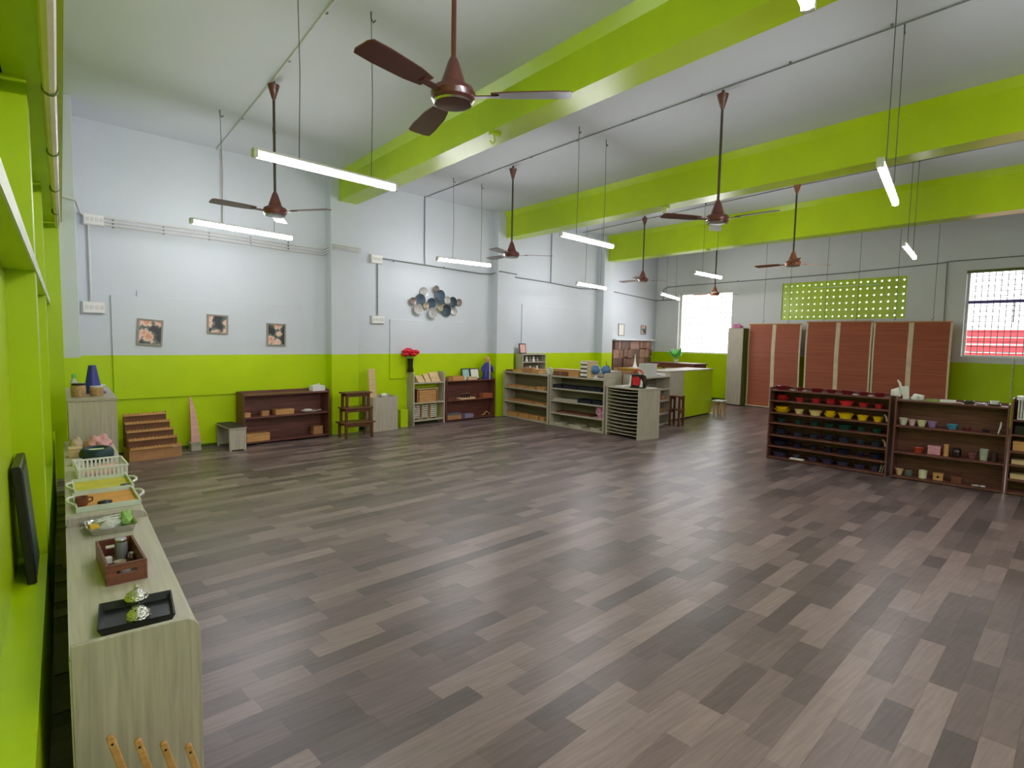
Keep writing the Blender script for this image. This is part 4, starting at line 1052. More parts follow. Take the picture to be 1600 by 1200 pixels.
# potted plant
pp = thing('potted_plant', 'small bright green leafy plant on the taller table', 'plant', (12.36, 8.98, 1.051))
MB().lathe([(0.04, 0), (0.055, 0.08), (0.05, 0.08), (0.03, 0.02)], 14).build('pot', M['white'], pp)
rg = random.Random(3)
for k in range(16):
    a = k * 2.4; el = R(20 + 55 * rg.random()); L = 0.22 + 0.12 * rg.random()
    d_ = Vector((math.cos(a) * math.cos(el), math.sin(a) * math.cos(el), math.sin(el))); s_ = Vector((-math.sin(a), math.cos(a), 0)); n_ = d_.cross(s_)
    b0 = Vector((0, 0, 0.08)) + d_ * L * 0.35
    P_ = [b0, b0 + d_ * L * 0.3 + s_ * 0.065, b0 + d_ * L * 0.7 + n_ * 0.02, b0 + d_ * L * 0.3 - s_ * 0.065]
    f = MB().add(P_ + [p + n_ * 0.004 for p in P_], [(0, 1, 2, 3), (4, 7, 6, 5), (0, 4, 5, 1), (1, 5, 6, 2), (2, 6, 7, 3), (3, 7, 4, 0)])
    lf = f.build('leaf', M['leaf'], pp)
    MB().cyl((0, 0, 0.07), tuple(b0), 0.004, n=5).build('stalk', M['leaf'], lf)
# white tower ornament
ef = thing('tower_ornament', 'small white tapering tower ornament before the wooden blocks', 'ornament', (11.45, 9.55, 0.901))
MB().lathe([(0.09, 0), (0.06, 0.06), (0.03, 0.16), (0.012, 0.30), (0.005, 0.36)], 4).build('spire', M['white'], ef); MB().box(-0.10, -0.10, 0.0, 0.10, 0.10, 0.02).build('base', M['white'], ef)

# --- small wall cabinet behind the box shelf
sw = Fr(tuple(WALL.at(7.60, -0.26)[:2]), tuple(WALL.at(8.32, -0.26)[:2]))
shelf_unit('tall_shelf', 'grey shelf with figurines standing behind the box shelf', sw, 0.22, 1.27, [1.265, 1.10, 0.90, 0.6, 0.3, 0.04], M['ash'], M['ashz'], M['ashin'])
for lev, z in ((0, 1.10), (1, 0.90)):
    for k in range(4):
        f = MB().lathe([(0.03, 0), (0.035, 0.03), (0.018, 0.07), (0.028, 0.09), (0.01, 0.115)], 12).build('figurine', M['white'] if (k + lev) % 2 == 0 else M['frame'], None, tuple(sw.at(0.19 + 0.11 * k, 0.08, z + E_)), 0)
        tag(f, 'small figurine, %s from left on the %s level of grey shelf' % (ORD[k], ['upper', 'lower'][lev]), 'figurine', 'figurines')
cf = thing('framed_certificate', 'black framed certificate standing on the grey figurine shelf', 'frame', tuple(sw.at(0.11, 0.10, 1.271)), sw.rz)
m4 = Matrix.Rotation(R(-8), 4, 'X')
MB().box(-0.10, 0, 0, 0.10, 0.012, 0.215, m4).build('frame_rail', M['blackframe'], cf); MB().box(-0.08, -0.003, 0.02, 0.08, 0, 0.195, m4).build('certificate', M['pinkw'], cf)

# --- low brown shelf (bay one)
S = SH['W1']; t0, t1, t2 = S.tops
lidded_box(S, 0.075, 0.05, t1, 0.09, 0.10, 0.06, M['honey'], 'tiny tan box, leftmost on the low brown shelf')
lidded_box(S, 0.335, 0.06, t1, 0.11, 0.10, 0.07, M['card'], 'small brown box, second on the low brown shelf', lid=0.12)
lidded_box(S, 0.615, 0.05, t1, 0.28, 0.17, 0.075, M['honey'], 'wide tan box on the middle of the low brown shelf')
pt = thing('oval_plate', 'white oval plate with small dark things on the low shelf', 'plate', *put(S, 1.055, 0.12, t1))
o = MB().lathe([(0.11, 0), (0.17, 0.025), (0.165, 0.027), (0.105, 0.006)], 28); o.v = [(x, y * 0.55, z) for x, y, z in o.v]; o.build('plate_body', M['white'], pt)
MB().lathe([(0.06, 0.006), (0.075, 0.03), (0.05, 0.045), (0.01, 0.05)], 16, c=(-0.06, 0, 0)).build('white_cover', M['white'], pt)
for k, x in enumerate((0.03, 0.075, 0.11)):
    o = MB().lathe([(0.008, 0), (0.018, 0.012), (0.012, 0.028), (0.003, 0.032)], 10).build('fruit', M['redwood'], None, tuple(S.at(1.055 + x, 0.12, t1 + 0.0095 )), 0)
    tag(o, '%s small dark nut on the white oval plate' % ['left', 'middle', 'right'][k], 'nut', 'nuts on the oval plate')
lidded_box(S, 0.215, 0.03, t2, 0.33, 0.20, 0.11, M['honey'], 'large tan box on the floor level near the bench')
lidded_box(S, 1.15, 0.08, t2, 0.155, 0.14, 0.125, M['card'], 'square brown box at the right of the lower level', lid=0.08)
wbk = thing('small_basket', 'little white basket on top of the low brown shelf', 'basket', *put(S, 1.165, 0.08, t0))
MB().box(-0.10, 0, 0, 0.10, 0.14, 0.008).build('base', M['white'], wbk)
for (a, b, c, d_) in ((-0.10, 0, 0.10, 0.006), (-0.10, 0.134, 0.10, 0.14), (-0.10, 0.006, -0.094, 0.134), (0.094, 0.006, 0.10, 0.134)):
    MB().box(a, b, 0.008, c, d_, 0.045).build('wall', M['white'], wbk); MB().box(a, b, 0.055, c, d_, 0.08).build('rim', M['white'], wbk)
for x in (-0.098, 0.09):
    for y in (0.0, 0.132): MB().box(x, y + 0.001, 0.045, x + 0.008, y + 0.006, 0.055).build('post', M['white'], wbk)
MB().cyl((-0.06, 0.07, 0.075), (0.05, 0.09, 0.10), 0.012, n=8).build('paper_roll', M['paper'], wbk)

# --- pale narrow shelf
S = SH['W2']; t0, t1, t2 = S.tops
def slanted_block(lx, w, h, d, label):
    p, a = put(S, lx, 0.05, t0)
    o = MB().prism([(0, 0), (d, 0), (d, h), (d * 0.55, h * 0.55)], 'x', -w / 2, w / 2).build('wedge_block', M['honeyl'], None, p, a, bevel=0.002)
    return tag(o, label, 'block', 'wedge blocks on the pale shelf')
slanted_block(0.22, 0.14, 0.12, 0.12, 'low pale wooden wedge, leftmost on the pale shelf top')
slanted_block(0.37, 0.11, 0.15, 0.12, 'middle pale wooden wedge on the pale shelf top')
slanted_block(0.545, 0.20, 0.175, 0.12, 'tall pale wooden wedge, rightmost on the pale shelf top')
cr_ = thing('slatted_crate', 'honey wooden crate with dowel corners on the pale shelf', 'crate', *put(S, 0.335, 0.03, t1))
W_, D_, H_ = 0.46, 0.17, 0.235
for k in range(5):
    z = k * 0.045
    for y in (0, D_ - 0.012): MB().box(-W_ / 2, y, z, W_ / 2, y + 0.012, z + 0.040).build('slat', M['honey'], cr_)
for x in (-W_ / 2 + 0.02, W_ / 2 - 0.04):
    MB().box(x, 0.012, 0, x + 0.02, D_ - 0.012, H_).build('corner_post', M['redwood'], cr_)
    MB().box(x, -0.008, 0.01, x + 0.02, 0.0, H_ - 0.02).build('corner_batten', M['redwood'], cr_)
MB().box(-W_ / 2 - 0.008, -0.01, H_, W_ / 2 + 0.008, D_ + 0.01, H_ + 0.012).build('lid', M['honeyl'], cr_)
for j, lx in enumerate((0.105, 0.285, 0.475)):
    bs = thing('slatted_stand', 'white slatted stair frame, %s of three on the pale shelf floor' % ORD[j], 'stand', *put(S, lx, 0.04, t2), group='slatted frames on the pale shelf')
    for k in range(7): MB().box(-0.055, 0.0, 0.035 + k * 0.034, 0.055, 0.06 + 0.008 * k, 0.048 + k * 0.034).build('slat', M['white'], bs)
    for x in (-0.062, 0.055): MB().box(x, 0.005, 0, x + 0.007, 0.115, 0.265).build('upright', M['honeyl'], bs)
vs_ = thing('flower_vase', 'black vase of red roses on the pale narrow shelf', 'vase', tuple(S.at(0.012, 0.12, 0.956)), S.rz)
vs_.scale = (1.22, 1.22, 1.12)
MB().lathe([(0.045, 0), (0.05, 0.01), (0.036, 0.10), (0.045, 0.20), (0.05, 0.215), (0.042, 0.215), (0.03, 0.1)], 18).build('vase_body', M['vase'], vs_)
for k, (x, y, z, r) in enumerate(((-0.06, 0.0, 0.315, 0.058), (0.08, 0.0, 0.305, 0.058), (-0.015, 0.03, 0.34, 0.05), (-0.10, -0.02, 0.27, 0.045), (0.03, -0.03, 0.27, 0.045))):
    fl_ = None
    pet = MB()
    for ring, (nr, rr, hz) in enumerate(((5, 0.55, 0.35), (6, 0.9, 0.1))):
        for i in range(nr):
            a = 2 * math.pi * i / nr + ring * 0.4
            c_ = Vector((x + math.cos(a) * r * rr * 0.55, y + math.sin(a) * r * rr * 0.55, z + r * hz * 0.3))
            m4 = Matrix.Translation(c_) @ Matrix.Rotation(a, 4, 'Z') @ Matrix.Rotation(R(25 + 25 * ring), 4, 'Y')
            pet.lathe([(0.003, -r * 0.7), (r * 0.45, -r * 0.3), (r * 0.55, r * 0.2), (r * 0.35, r * 0.65), (0.004, r * 0.75)], 8, m=m4)
    b_ = pet.build('rose', M['red'], vs_)
    MB().cyl((x * 0.25, y * 0.3, 0.2), (x, y, z - r * 0.4), 0.004, n=6).build('stalk', M['leaf'], b_)

# --- dark shelf with photo frames
S = SH['W3']; t0, t1, t2 = S.tops
lidded_box(S, 0.12, 0.03, t0, 0.09, 0.14, 0.055, M['card'], 'small brown block, leftmost on the photo-frame shelf')
open_box(S, 0.31, 0.02, t0, 0.28, 0.14, 0.085, M['honey'], 'open tan box on top of the photo-frame shelf', name='open_box', cat='box')
for k, (lx, m) in enumerate(((0.56, 'lime'), (0.78, 'paper'))):
    pf = thing('framed_photo', ['black photo frame with green picture, left of two', 'black photo frame with white sheet, right of two'][k], 'frame', *put(S, lx, 0.09, t0, R(-6 if k else 6)), group='black photo frames')
    m4 = Matrix.Rotation(R(-12), 4, 'X')
    MB().box(-0.11, 0, 0, 0.11, 0.014, 0.225, m4).build('frame_rail', M['blackframe'], pf, bevel=0.003)
    pr_ = MB().box(-0.088, -0.004, 0.022, 0.088, 0, 0.203, m4).build('print', mat('teal_print', (150, 196, 188), 0.4, var=0.25, scale=25) if k == 0 else M['paper'], pf)
    MB().box(-0.02, 0.012, 0, 0.02, 0.055, 0.008).build('strut', M['blackframe'], pf)
o = MB().lathe([(0.02, 0), (0.028, 0.02), (0.02, 0.05), (0.01, 0.09)], 12).build('figurine', M['white'], None, tuple(S.at(0.475, 0.04, t0 + E_)), 0)
tag(o, 'tiny white figurine before the left photo frame', 'figurine')
lidded_box(S, 0.665, 0.02, t0, 0.23, 0.07, 0.06, M['honeyl'], 'pale box in front of the photo frames')
dl = thing('doll', 'doll in blue cloth with yellow hair at the shelf end', 'doll', tuple(S.at(1.10, 0.10, t0 + E_)), S.rz)
o = MB().lathe([(0.115, 0), (0.12, 0.02), (0.09, 0.16), (0.06, 0.27), (0.035, 0.33)], 16); o.v = [(x, y * 0.6, z) for x, y, z in o.v]; o.build('robe', M['blue'], dl)
for sx in (-1, 1): MB().tube([(sx * 0.05, 0, 0.30), (sx * 0.12, -0.01, 0.22), (sx * 0.13, -0.02, 0.14)], [0.028, 0.034, 0.026], 8).build('sleeve', M['blue'], dl)
MB().lathe([(0.02, 0.32), (0.045, 0.345), (0.05, 0.375), (0.035, 0.41), (0.01, 0.42)], 14).build('head', M['pinkw'], dl)
MB().lathe([(0.052, 0.36), (0.058, 0.385), (0.045, 0.425), (0.02, 0.445), (0.006, 0.46)], 14).build('hair', M['honey'], dl)
MB().box(-0.012, -0.085, 0.0, 0.012, -0.073, 0.36).build('wooden_staff', M['honeyl'], dl)
lidded_box(S, 0.15, 0.04, t1, 0.16, 0.12, 0.055, M['redwood'], 'low reddish box on the middle level of the photo-frame shelf')
br = open_box(S, 0.55, 0.03, t1, 0.37, 0.13, 0.03, M['honeyl'], 'flat pale tray with four pegs on the photo-frame shelf')
for k in range(4):
    q = MB().cyl((-0.10 + 0.06 * k, 0.06, 0.006), (-0.10 + 0.06 * k, 0.06, 0.10), 0.016, n=10).build('peg', M['dark'], br)
    MB().lathe([(0.004, 0.10), (0.010, 0.108), (0.004, 0.117)], 8, c=(-0.10 + 0.06 * k, 0.06, 0)).build('peg_cap', M['pinkw'], q)
lidded_box(S, 1.08, 0.04, t1, 0.26, 0.13, 0.085, mat('orange_box_wood', (186, 106, 66), 0.45), 'orange-brown box at the right of the middle level')
lidded_box(S, 0.22, 0.02, t2, 0.34, 0.16, 0.11, M['card'], 'large brown box on the floor level of the photo-frame shelf', lm=mat('blue_grey_lid', (96, 106, 116), 0.5))
open_box(S, 0.60, 0.04, t2, 0.21, 0.13, 0.07, mat('lilac_plastic', (150, 142, 176), 0.4), 'lilac plastic box on the floor level of the photo-frame shelf', name='plastic_box', cat='box')
o = thing('toy_arch', 'small yellow wooden arch toy on the floor level', 'toy', *put(S, 1.08, 0.08, t2))
MB().tube([(-0.09, 0, 0.012), (-0.05, 0, 0.05), (0.0, 0, 0.085), (0.06, 0, 0.05), (0.09, 0, 0.012)], 0.012, 8).build('arch', M['honey'], o)
MB().tube([(-0.11, 0.03, 0.012), (-0.02, 0.03, 0.03), (0.02, 0.03, 0.07)], 0.011, 8).build('strut', M['honey'], o)

# ------------------------------------------------------------------ end wall: blinds and cupboard
BXX = 13.55
def blind(ya, yb, ztop, zbot, label):
    t = thing('bamboo_blind', label, 'blind', (BXX, ya, 0), 0, 'bamboo blinds')
    W = ya - yb                      # runs toward -Y
    nb = 10; mb = MB()
    for i in range(nb):              # slight hang in the mat
        z0, z1 = zbot + (ztop - zbot) * i / nb, zbot + (ztop - zbot) * (i + 1) / nb
        x0, x1 = 0.012 * math.sin(i * 0.7), 0.012 * math.sin((i + 1) * 0.7)
        vs = [(x0, -W, z0), (x0, 0, z0), (x0 + 0.006, 0, z0), (x0 + 0.006, -W, z0), (x1, -W, z1), (x1, 0, z1), (x1 + 0.006, 0, z1), (x1 + 0.006, -W, z1)]
        mb.add(vs, [(0, 1, 5, 4), (2, 3, 7, 6), (1, 2, 6, 5), (3, 0, 4, 7)] + ([(0, 3, 2, 1)] if i == 0 else []) + ([(4, 5, 6, 7)] if i == nb - 1 else []))
    mb.build('mat', M['bamboo'], t)
    for y, w in ((0.0, 0.035), (-W * 0.5 + 0.045, 0.09), (-W + 0.035, 0.035)):
        mb = MB()
        for i in range(nb):
            z0, z1 = zbot + (ztop - zbot) * i / nb, zbot + (ztop - zbot) * (i + 1) / nb
            x0, x1 = 0.012 * math.sin(i * 0.7) - 0.004, 0.012 * math.sin((i + 1) * 0.7) - 0.004
            mb.add([(x0, y - w, z0), (x0, y, z0), (x0 + 0.004, y, z0), (x0 + 0.004, y - w, z0), (x1, y - w, z1), (x1, y, z1), (x1 + 0.004, y, z1), (x1 + 0.004, y - w, z1)],
                   [(0, 1, 5, 4), (2, 3, 7, 6), (1, 2, 6, 5), (3, 0, 4, 7)])
        mb.build('tape_strip', M['tape'], t)
    MB().cyl((0.005, 0, ztop), (0.005, -W, ztop), 0.014, n=8).build('head_rail', M['honey'], t)
    MB().cyl((0.005, 0.01, zbot), (0.005, -W - 0.01, zbot), 0.016, n=8).build('foot_rail', M['tape'], t)
    for y in (-W * 0.28, -W * 0.76):
        h = MB().cyl((0.005, y, ztop + 0.10), (0.005, y, HC), 0.004, n=5).build('hanging_wire', M['wire'], t)
        MB().tube([(0.005, y, ztop + 0.01), (0.005, y + 0.02, ztop + 0.04), (0.005, y - 0.015, ztop + 0.07), (0.005, y, ztop + 0.10)], 0.006, 5).build('hook', M['wire'], h)
    return t
blind(7.71, 6.41, 2.05, 0.03, 'leftmost lighter bamboo blind, beside the tall cupboard')
blind(6.30, 4.92, 2.09, 0.05, 'middle bamboo blind hanging below the pierced screen')
blind(4.90, 3.53, 2.07, 0.05, 'rightmost darker bamboo blind, next to the right window')
cb = thing('tall_cupboard', 'tall narrow grey cupboard between bright window and blinds', 'cupboard', (13.36, 7.74, 0))
MB().box(0, 0, 0.02, 0.36, 0.41, 1.94).build('body', M['olive'], cb)
MB().box(-0.018, 0.0, 0.03, 0, 0.41, 1.935).build('door', M['ashz'], cb, bevel=0.003)
MB().box(-0.012, -0.002, 1.94, 0.36, 0.412, 1.955).build('top', M['ash'], cb)
MB().box(0.02, 0.01, 0, 0.34, 0.40, 0.02).build('plinth', M['dark'], cb)
pw = blob((13.46, 7.95, 1.956), .09, .12, .07, M['pinkp'], 'small pink bundle on top of the tall cupboard', 'bundle', 'bundle', 5, 0.3)
# hanging bead string by the right window
bs = thing('bead_string', 'string of pale beads hanging below the right window', 'string', (13.93, 2.66, 0))
MB().cyl((0, 0, 0.62), (0, 0, 1.39), 0.006, n=6).build('cord', M['tape'], bs)
for k in range(7): MB().lathe([(0.003, -0.016), (0.015, 0), (0.003, 0.016)], 8, c=(0, 0, 0.68 + k * 0.11)).build('bead', M['paper'], bs)

# ------------------------------------------------------------------ left counter and what stands on it
def counter(y0, y1, label):
    t = thing('counter_unit', label, 'shelf', (0, y0, 0), 0, 'grey counters along the left wall')
    L = y1 - y0; X1 = 0.318; zt = 0.645; zp = 0.688; th = 0.02; rr = 0.05
    pts = [(-0.01, 0.0), (X1, 0.0)] + [(X1 - rr + rr * math.cos(a), zp - rr + rr * math.sin(a)) for a in [i * math.pi / 12 for i in range(7)]] + [(-0.01, zp)]
    for y in (0, L - th): MB().prism(pts, 'y', y, y + th).build('end_panel', M['ashz'], t, bevel=0.002)
    for z in (zt, 0.34, 0.06): MB().box(-0.01, th, z - th, X1 - 0.003, L - th, z).build('shelf_board', M['ashy'], t)
    MB().box(-0.014, 0.004, 0.02, -0.01, L - 0.004, zt).build('back_panel', M['ashy'], t)
    return t
M['ashy'] = wood('grey_ash_laminate_long', (186, 179, 160), (204, 197, 178), 0.45, 'y')
counter(1.985, 3.405, 'nearest grey counter with the black tray, at lower left')
counter(3.412, 5.80, 'second grey counter with coloured trays along the left wall')
ZT = 0.646
tc_ = thing('tall_cabinet', 'taller grey cabinet with jars at the far counter end', 'cabinet', (0.02, 5.87, 0))
MB().box(0, 0, 0.02, 0.33, 1.2, 1.0).build('body', M['ashz'], tc_, bevel=0.003)
MB().box(-0.006, -0.006, 1.0, 0.336, 1.21, 1.02).build('top', M['ash'], tc_)
MB().box(0.02, 0.02, 0, 0.31, 1.18, 0.02).build('plinth', M['dark'], tc_)
ZC = 1.021
jar((0.10, 6.08, ZC), 0.052, 0.115, M['beads'], M['dark'], 'bead-filled jar with black lid on the tall cabinet', 'jars on the tall cabinet')
jar((0.225, 6.12, ZC), 0.05, 0.085, M['beads'], M['pipe'], 'bead-filled jar with clear lid, right of the black-lidded jar', 'jars on the tall cabinet')
cn = thing('marker_cone', 'dark blue plastic cone on the tall cabinet', 'cone', (0.21, 6.42, ZC))
MB().lathe([(0.10, 0), (0.10, 0.008), (0.07, 0.012), (0.028, 0.25), (0.022, 0.25)], 20).build('cone_body', M['blue'], cn)
MB().box(-0.09, -0.09, 0, 0.09, 0.09, 0.008).build('cone_base', M['blue'], cn)
bo = thing('bottle', 'small pale bottle with green cap on the tall cabinet', 'bottle', (0.075, 6.45, ZC))
MB().lathe([(0.026, 0), (0.028, 0.01), (0.028, 0.10), (0.014, 0.13), (0.014, 0.14)], 14).build('bottle_body', M['pipe'], bo)
MB().lathe([(0.017, 0.138), (0.017, 0.168), (0.014, 0.172)], 12).build('cap', M['leaf'], bo)
o = thing('clear_box', 'low clear box at the right of the tall cabinet top', 'box', (0.245, 6.6, ZC)); 
MB().box(-0.06, 0, 0, 0.07, 0.25, 0.035).build('box_body', M['pipe'], o, bevel=0.003); MB().box(-0.063, -0.003, 0.035, 0.073, 0.253, 0.045).build('lid', M['pipe'], o)

# black tray with two silver pots
FW = Fr((0, 0), (1, 0))
tr = thing('black_tray', 'black rectangular tray with sloping sides on nearest counter', 'tray', (0.165, 2.185, ZT), R(-4))
w, d, h = 0.105, 0.105, 0.028
bt_ = [(-w * .88, -d * .88), (w * .88, -d * .88), (w * .88, d * .88), (-w * .88, d * .88)]; tp = [(-w, -d), (w, -d), (w, d), (-w, d)]
mb = MB()
vs = [(x, y, 0) for x, y in bt_] + [(x, y, h) for x, y in tp] + [(x * 0.955, y * 0.955, h) for x, y in tp] + [(x * 0.98, y * 0.98, 0.005) for x, y in bt_]
fs = [(3, 2, 1, 0)] + [(i, (i + 1) % 4, 4 + (i + 1) % 4, 4 + i) for i in range(4)] + [(4 + i, 4 + (i + 1) % 4, 8 + (i + 1) % 4, 8 + i) for i in range(4)] + [(8 + i, 8 + (i + 1) % 4, 12 + (i + 1) % 4, 12 + i) for i in range(4)] + [(12, 13, 14, 15)]
mb.add(vs, fs).build('tray_body', M['dark'], tr, bevel=0.003, seg=2)
sil = mat('silver_ornate', (210, 210, 200), 0.22, 1.0, var=0.15, scale=90, bump=0.6, bscale=160)
s1 = thing('silver_pot', 'round silver pot with knob lid on the black tray', 'pot', (0.168, 2.225, ZT + 0.006))
MB().lathe([(0.012, 0), (0.016, 0.003), (0.008, 0.012), (0.026, 0.028), (0.028, 0.036), (0.02, 0.036), (0.006, 0.018)], 22).build('pot_body', sil, s1)
MB().lathe([(0.029, 0.036), (0.025, 0.048), (0.010, 0.058), (0.004, 0.06), (0.007, 0.068), (0.002, 0.074)], 22).build('lid', sil, s1)
s2 = thing('silver_dome', 'domed silver sprinkler pot at the front of the black tray', 'pot', (0.165, 2.135, ZT + 0.006))
MB().lathe([(0.022, 0), (0.028, 0.006), (0.028, 0.014)], 22).build('pot_body', sil, s2)
dm = MB().lathe([(0.029, 0.014), (0.026, 0.026), (0.016, 0.036), (0.003, 0.040)], 22).build('domed_lid', sil, s2)
for k in range(7):
    a = k * 2 * math.pi / 6; r_ = 0.0 if k == 6 else 0.015
    MB().lathe([(0.001, 0), (0.0022, 0.001), (0.001, 0.002)], 6, c=(r_ * math.cos(a), r_ * math.sin(a), 0.039 - 0.003 * (k < 6) )).build('hole', M['dark'], dm)

s1.scale = s2.scale = (1.2, 1.2, 1.2)
# wooden box with slotted handles and little cups
wb_ = thing('handled_crate', 'dark wooden open crate with slot handles on nearest counter', 'crate', (0.155, 2.685, ZT), R(3))
hw, hd, hh, t_ = 0.065, 0.17, 0.075, 0.010
MB().box(-hw, -hd, 0, hw, hd, 0.008).build('base', M['redwood'], wb_)
for x in (-hw, hw - t_): MB().box(x, -hd, 0.008, x + t_, hd, hh).build('side_wall', M['redwood'], wb_, bevel=0.0015)
for y in (-hd, hd - t_):
    mb = MB().box(-hw + t_, y, 0.008, hw - t_, y + t_, 0.036).box(-hw + t_, y, 0.050, hw - t_, y + t_, hh).box(-hw + t_, y, 0.036, -0.032, y + t_, 0.050).box(0.032, y, 0.036, hw - t_, y + t_, 0.050)
    mb.build('handle_wall', M['redwood'], wb_)
Z2 = ZT + 0.009
for lab, x, y, r, h, m in (('white cup nearest in the dark wooden crate', 0.163, 2.585, 0.022, 0.035, 'white'), ('frosted cup behind the white cup in the crate', 0.150, 2.645, 0.021, 0.034, 'glassy')):
    o = MB().lathe([(r * 0.75, 0), (r, h), (r * 0.92, h), (r * 0.68, 0.004)], 18).build('cup', M[m], None, (x, y, Z2), 0); tag(o, lab, 'cup')
jar((0.163, 2.77, Z2), 0.022, 0.085, M['greypipe'], M['steel'], 'grey bottle with steel lid in the dark wooden crate')
o = MB().box(-0.013, -0.01, 0, 0.013, 0.01, 0.03).build('eraser', M['paper'], None, (0.117, 2.735, Z2), R(15), bevel=0.004); tag(o, 'small white block left of the grey bottle', 'block')
o = MB().lathe([(0.012, 0), (0.018, 0.012), (0.015, 0.03), (0.004, 0.034)], 14).build('steel_cup', M['steel'], None, (0.197, 2.735, Z2), 0); tag(o, 'tiny steel cup right of the grey bottle', 'cup')

# steel tray of packets
stt = thing('steel_tray', 'shallow steel tray of bags and cloth before the divider', 'tray', (0.155, 3.265, ZT), R(4))
w, d, h = 0.092, 0.095, 0.028
mb = MB(); N = 24
def rr_(w, d, r, z):
    out = []
    for cx_, cy_, a0 in ((w - r, d - r, 0), (-w + r, d - r, 90), (-w + r, -d + r, 180), (w - r, -d + r, 270)):
        out += [(cx_ + r * math.cos(R(a0 + q * 18)), cy_ + r * math.sin(R(a0 + q * 18)), z) for q in range(6)]
    return out
rings = [rr_(w * .9, d * .9, .02, 0), rr_(w, d, .025, h), rr_(w * 1.05, d * 1.05, .027, h), rr_(w * 1.05, d * 1.05, .027, h + .002), rr_(w * .98, d * .98, .024, h), rr_(w * .88, d * .88, .02, .003)]
for r_ in rings: mb.v += r_
for i in range(5): mb.f += [(i * N + k, i * N + (k + 1) % N, (i + 1) * N + (k + 1) % N, (i + 1) * N + k) for k in range(N)]
mb.f += [tuple(range(N - 1, -1, -1)), tuple(range(5 * N, 6 * N))]
mb.build('tray_body', M['steel'], stt)
clear = mat('clear_plastic_bag', (206, 210, 196), 0.12, var=0.15, scale=25, bump=0.8, bscale=30)
blob((0.135, 3.265, ZT + 0.012), .05, .055, .028, clear, 'clear plastic bag in the steel tray', 'plastic_bag', 'bag', 21, 0.3)
blob((0.215, 3.29, ZT + 0.014), .026, .045, .035, M['lime'], 'lime green cloth in the steel tray', 'cloth', 'cloth', 22, 0.35)
o = MB().box(-0.018, -0.022, 0, 0.018, 0.022, 0.018).build('sponge', mat('yellow_sponge', (232, 190, 60), 0.8, bump=0.4), None, (0.088, 3.23, ZT + 0.022), R(10), bevel=0.004); tag(o, 'yellow sponge block at the left of the steel tray', 'sponge')
for k in range(2):
    o = MB().tube([(-0.05, -0.008, 0), (0, 0, 0.004), (0.05, 0.008, 0.0)], 0.003, 6).build('straw', M['white'], None, (0.15, 3.245 + 0.04 * k, ZT + 0.05), R(12)); tag(o, '%s thin white stick across the plastic bag' % ['front', 'rear'][k], 'stick', 'white sticks')

# coloured sheet trays with white handles
for k, (y0, y1, m, lab) in enumerate(((3.64, 3.99, 'orange', 'white handled tray lined with an orange sheet'), (4.02, 4.36, 'yellow', 'white handled tray lined with a yellow sheet'))):
    t = thing('handled_tray', lab, 'tray', (0.165, (y0 + y1) / 2, ZT), R(2), 'two handled trays')
    hw, hd = 0.142, (y1 - y0) / 2
    tb = MB().box(-hw, -hd, 0, hw, hd, 0.006)
    tb.box(-hw, -hd, 0.006, hw, -hd + 0.008, 0.028).box(-hw, hd - 0.008, 0.006, hw, hd, 0.028).box(-hw, -hd + 0.008, 0.006, -hw + 0.008, hd - 0.008, 0.028).box(hw - 0.008, -hd + 0.008, 0.006, hw, hd - 0.008, 0.028)
    tb.build('tray_body', mat('pale_aqua_plastic', (206, 218, 200), 0.4), t)
    MB().box(-hw + 0.009, -hd + 0.009, 0.0065, hw - 0.009, hd - 0.009, 0.010).build('sheet', M[m], t)
    for sx in (-1, 1):
        MB().tube([(sx * hw, -0.09, 0.026), (sx * (hw + 0.025), -0.05, 0.03), (sx * (hw + 0.03), 0, 0.031), (sx * (hw + 0.025), 0.05, 0.03), (sx * hw, 0.09, 0.026)], 0.007, 8).build('handle', M['white'], t)
mg = thing('wooden_cup', 'brown wooden cup lying on the orange sheet tray', 'cup', (0.055, 3.745, ZT + 0.012), R(10))
MB().lathe([(0.024, 0), (0.03, 0.01), (0.03, 0.045), (0.026, 0.045), (0.02, 0.006)], 18).build('cup_body', M['redwood'], mg)
MB().tube([(0.028, 0, 0.012), (0.048, 0, 0.018), (0.048, 0, 0.034), (0.028, 0, 0.038)], 0.005, 6).build('handle', M['redwood'], mg)
o = MB().lathe([(0.03, 0), (0.036, 0.008), (0.03, 0.016), (0.004, 0.02)], 18).build('black_disc', M['dark'], None, (0.155, 3.72, ZT + 0.011), 0); o.scale = (1, 0.6, 1); tag(o, 'small black oval lid on the orange sheet', 'lid')
o = MB().lathe([(0.02, 0), (0.026, 0.006), (0.02, 0.012), (0.003, 0.014)], 16).build('black_disc', M['dark'], None, (0.27, 4.09, ZT + 0.011), 0); tag(o, 'small black disc at the corner of the yellow sheet', 'lid')
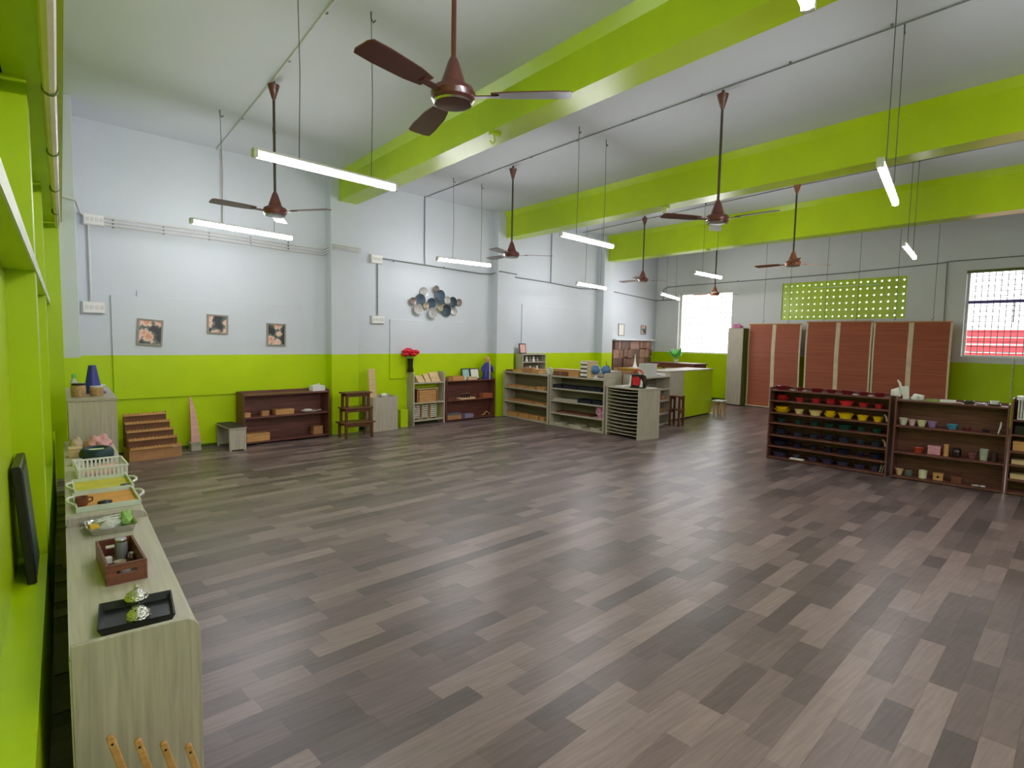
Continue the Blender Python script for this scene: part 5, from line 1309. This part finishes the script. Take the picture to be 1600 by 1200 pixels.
# white basket
wk = thing('white_basket', 'white rectangular basket of pale sticks on second counter', 'basket', (0.175, 4.60, ZT), R(3))
hw, hd, h = 0.13, 0.16, 0.075
MB().box(-hw, -hd, 0, hw, hd, 0.006).build('base', M['white'], wk)
for k in range(12):
    x = -hw + k * (2 * hw - 0.012) / 11
    for y in (-hd, hd - 0.005): MB().box(x, y, 0.006, x + 0.012, y + 0.005, h - 0.012).build('slat', M['white'], wk)
for k in range(12):
    y = -hd + 0.007 + k * (2 * hd - 0.026) / 11
    for x in (-hw, hw - 0.005): MB().box(x, y, 0.006, x + 0.005, y + 0.012, h - 0.012).build('slat', M['white'], wk)
mb = MB().box(-hw - 0.006, -hd - 0.006, h - 0.012, hw + 0.006, -hd + 0.004, h).box(-hw - 0.006, hd - 0.004, h - 0.012, hw + 0.006, hd + 0.006, h).box(-hw - 0.006, -hd + 0.004, h - 0.012, -hw + 0.004, hd - 0.004, h).box(hw - 0.004, -hd + 0.004, h - 0.012, hw + 0.006, hd - 0.004, h)
mb.build('rim', M['white'], wk, bevel=0.002)
for k in range(5):
    o = MB().cyl((-0.10, 0, 0), (0.09, 0.02, 0.005), 0.012, n=8).build('wooden_stick', [M['pinkw'], M['honeyl'], M['tape']][k % 3], None, (0.18, 4.50 + 0.045 * k, ZT + 0.02 + 0.006 * (k % 2)), R(-4 + 5 * k))
    tag(o, 'pale wooden stick, %s from the front in the white basket' % ORD[k], 'stick', 'sticks in the white basket')
# round teal bag with cards
rb = thing('round_bag', 'round dark teal bag holding a pale card on second counter', 'bag', (0.175, 5.10, ZT))
prof = [(0.075 + 0.03 * math.cos(a), 0.045 + 0.045 * math.sin(a)) for a in [i * 2 * math.pi / 14 for i in range(15)]]
mb = MB().lathe(prof, 28, cap=False); mb.v = [(x, y * 1.3, z) for x, y, z in mb.v]; mb.build('bag_ring', M['teal'], rb)
mb = MB().lathe([(0.07, 0.004), (0.07, 0.03)], 24); mb.v = [(x, y * 1.3, z) for x, y, z in mb.v]; mb.build('bag_bottom', M['teal'], rb)
MB().box(-0.055, -0.06, 0.06, 0.055, 0.06, 0.066, Matrix.Rotation(R(12), 4, 'X')).build('card', mat('printed_card', (206, 214, 176), 0.5, var=0.25, scale=30), rb)
blob((0.205, 5.56, ZT + 0.012), .085, .13, .07, M['pinkc'], 'heap of pink and grey cloth at the counter end', 'cloth_heap', 'cloth', 31, 0.16, 4)
blob((0.065, 5.62, ZT + 0.012), .045, .10, .06, mat('beige_cloth', (196, 178, 148), 0.85, var=0.2), 'rolled beige cloth left of the pink heap', 'cloth_roll', 'cloth', 32, 0.12)
lidded_box(FW, 0.052, 5.27, ZT - E_, 0.085, 0.10, 0.07, M['honeyl'], 'small beige box beside the teal bag', lid=0.15)
lidded_box(FW, 0.058, 4.93, ZT - E_, 0.06, 0.09, 0.035, M['white'], 'small white box in front of the beige box')

# framed board on the ledge of the left wall
bf = thing('framed_board', 'black framed board leaning in the green niche at left', 'frame', (-0.128, 3.05, 0.521))
m4 = Matrix.Rotation(R(-4), 4, 'Y')
MB().box(-0.018, 0, 0, 0.014, 0.36, 0.50, m4).build('frame_body', M['blackframe'], bf, bevel=0.004)
MB().box(0.0145, 0.03, 0.03, 0.017, 0.33, 0.47, m4).build('glass', M['slate'], bf)

# wooden peg rack in front of the nearest counter
wr_ = thing('peg_rack', 'wooden rack of four upright slats at the bottom left corner', 'rack', (0.05, 1.80, 0))
for k in range(4):
    x = 0.0 + 0.052 * k; zt = 0.535 - 0.036 * k
    L = zt - 0.02
    sl = MB()
    m4 = Matrix.Translation((x + 0.14, 0, 0)) @ Matrix.Rotation(R(-14), 4, 'Y')
    sl.prism([(-0.009, 0.0), (0.009, 0.0), (0.009, L - 0.006), (0.005, L), (-0.005, L), (-0.009, L - 0.006)], 'y', -0.008, 0.008)
    sl.v = [tuple(m4 @ Vector(p)) for p in sl.v]
    s_ = sl.build('slat', M['honey'], wr_, bevel=0.002)
    hl = MB().cyl((0, -0.009, L - 0.022), (0, -0.0075, L - 0.022), 0.0035, n=10); hl.v = [tuple(m4 @ Vector(p)) for p in hl.v]
    hl.build('screw_hole', M['dark'], s_)
MB().box(0.09, -0.02, 0.0, 0.34, 0.02, 0.03).build('base_rail', M['honey'], wr_, bevel=0.003)
MB().box(0.09, 0.010, 0.16, 0.32, 0.022, 0.19).build('cross_rail', M['honey'], wr_)
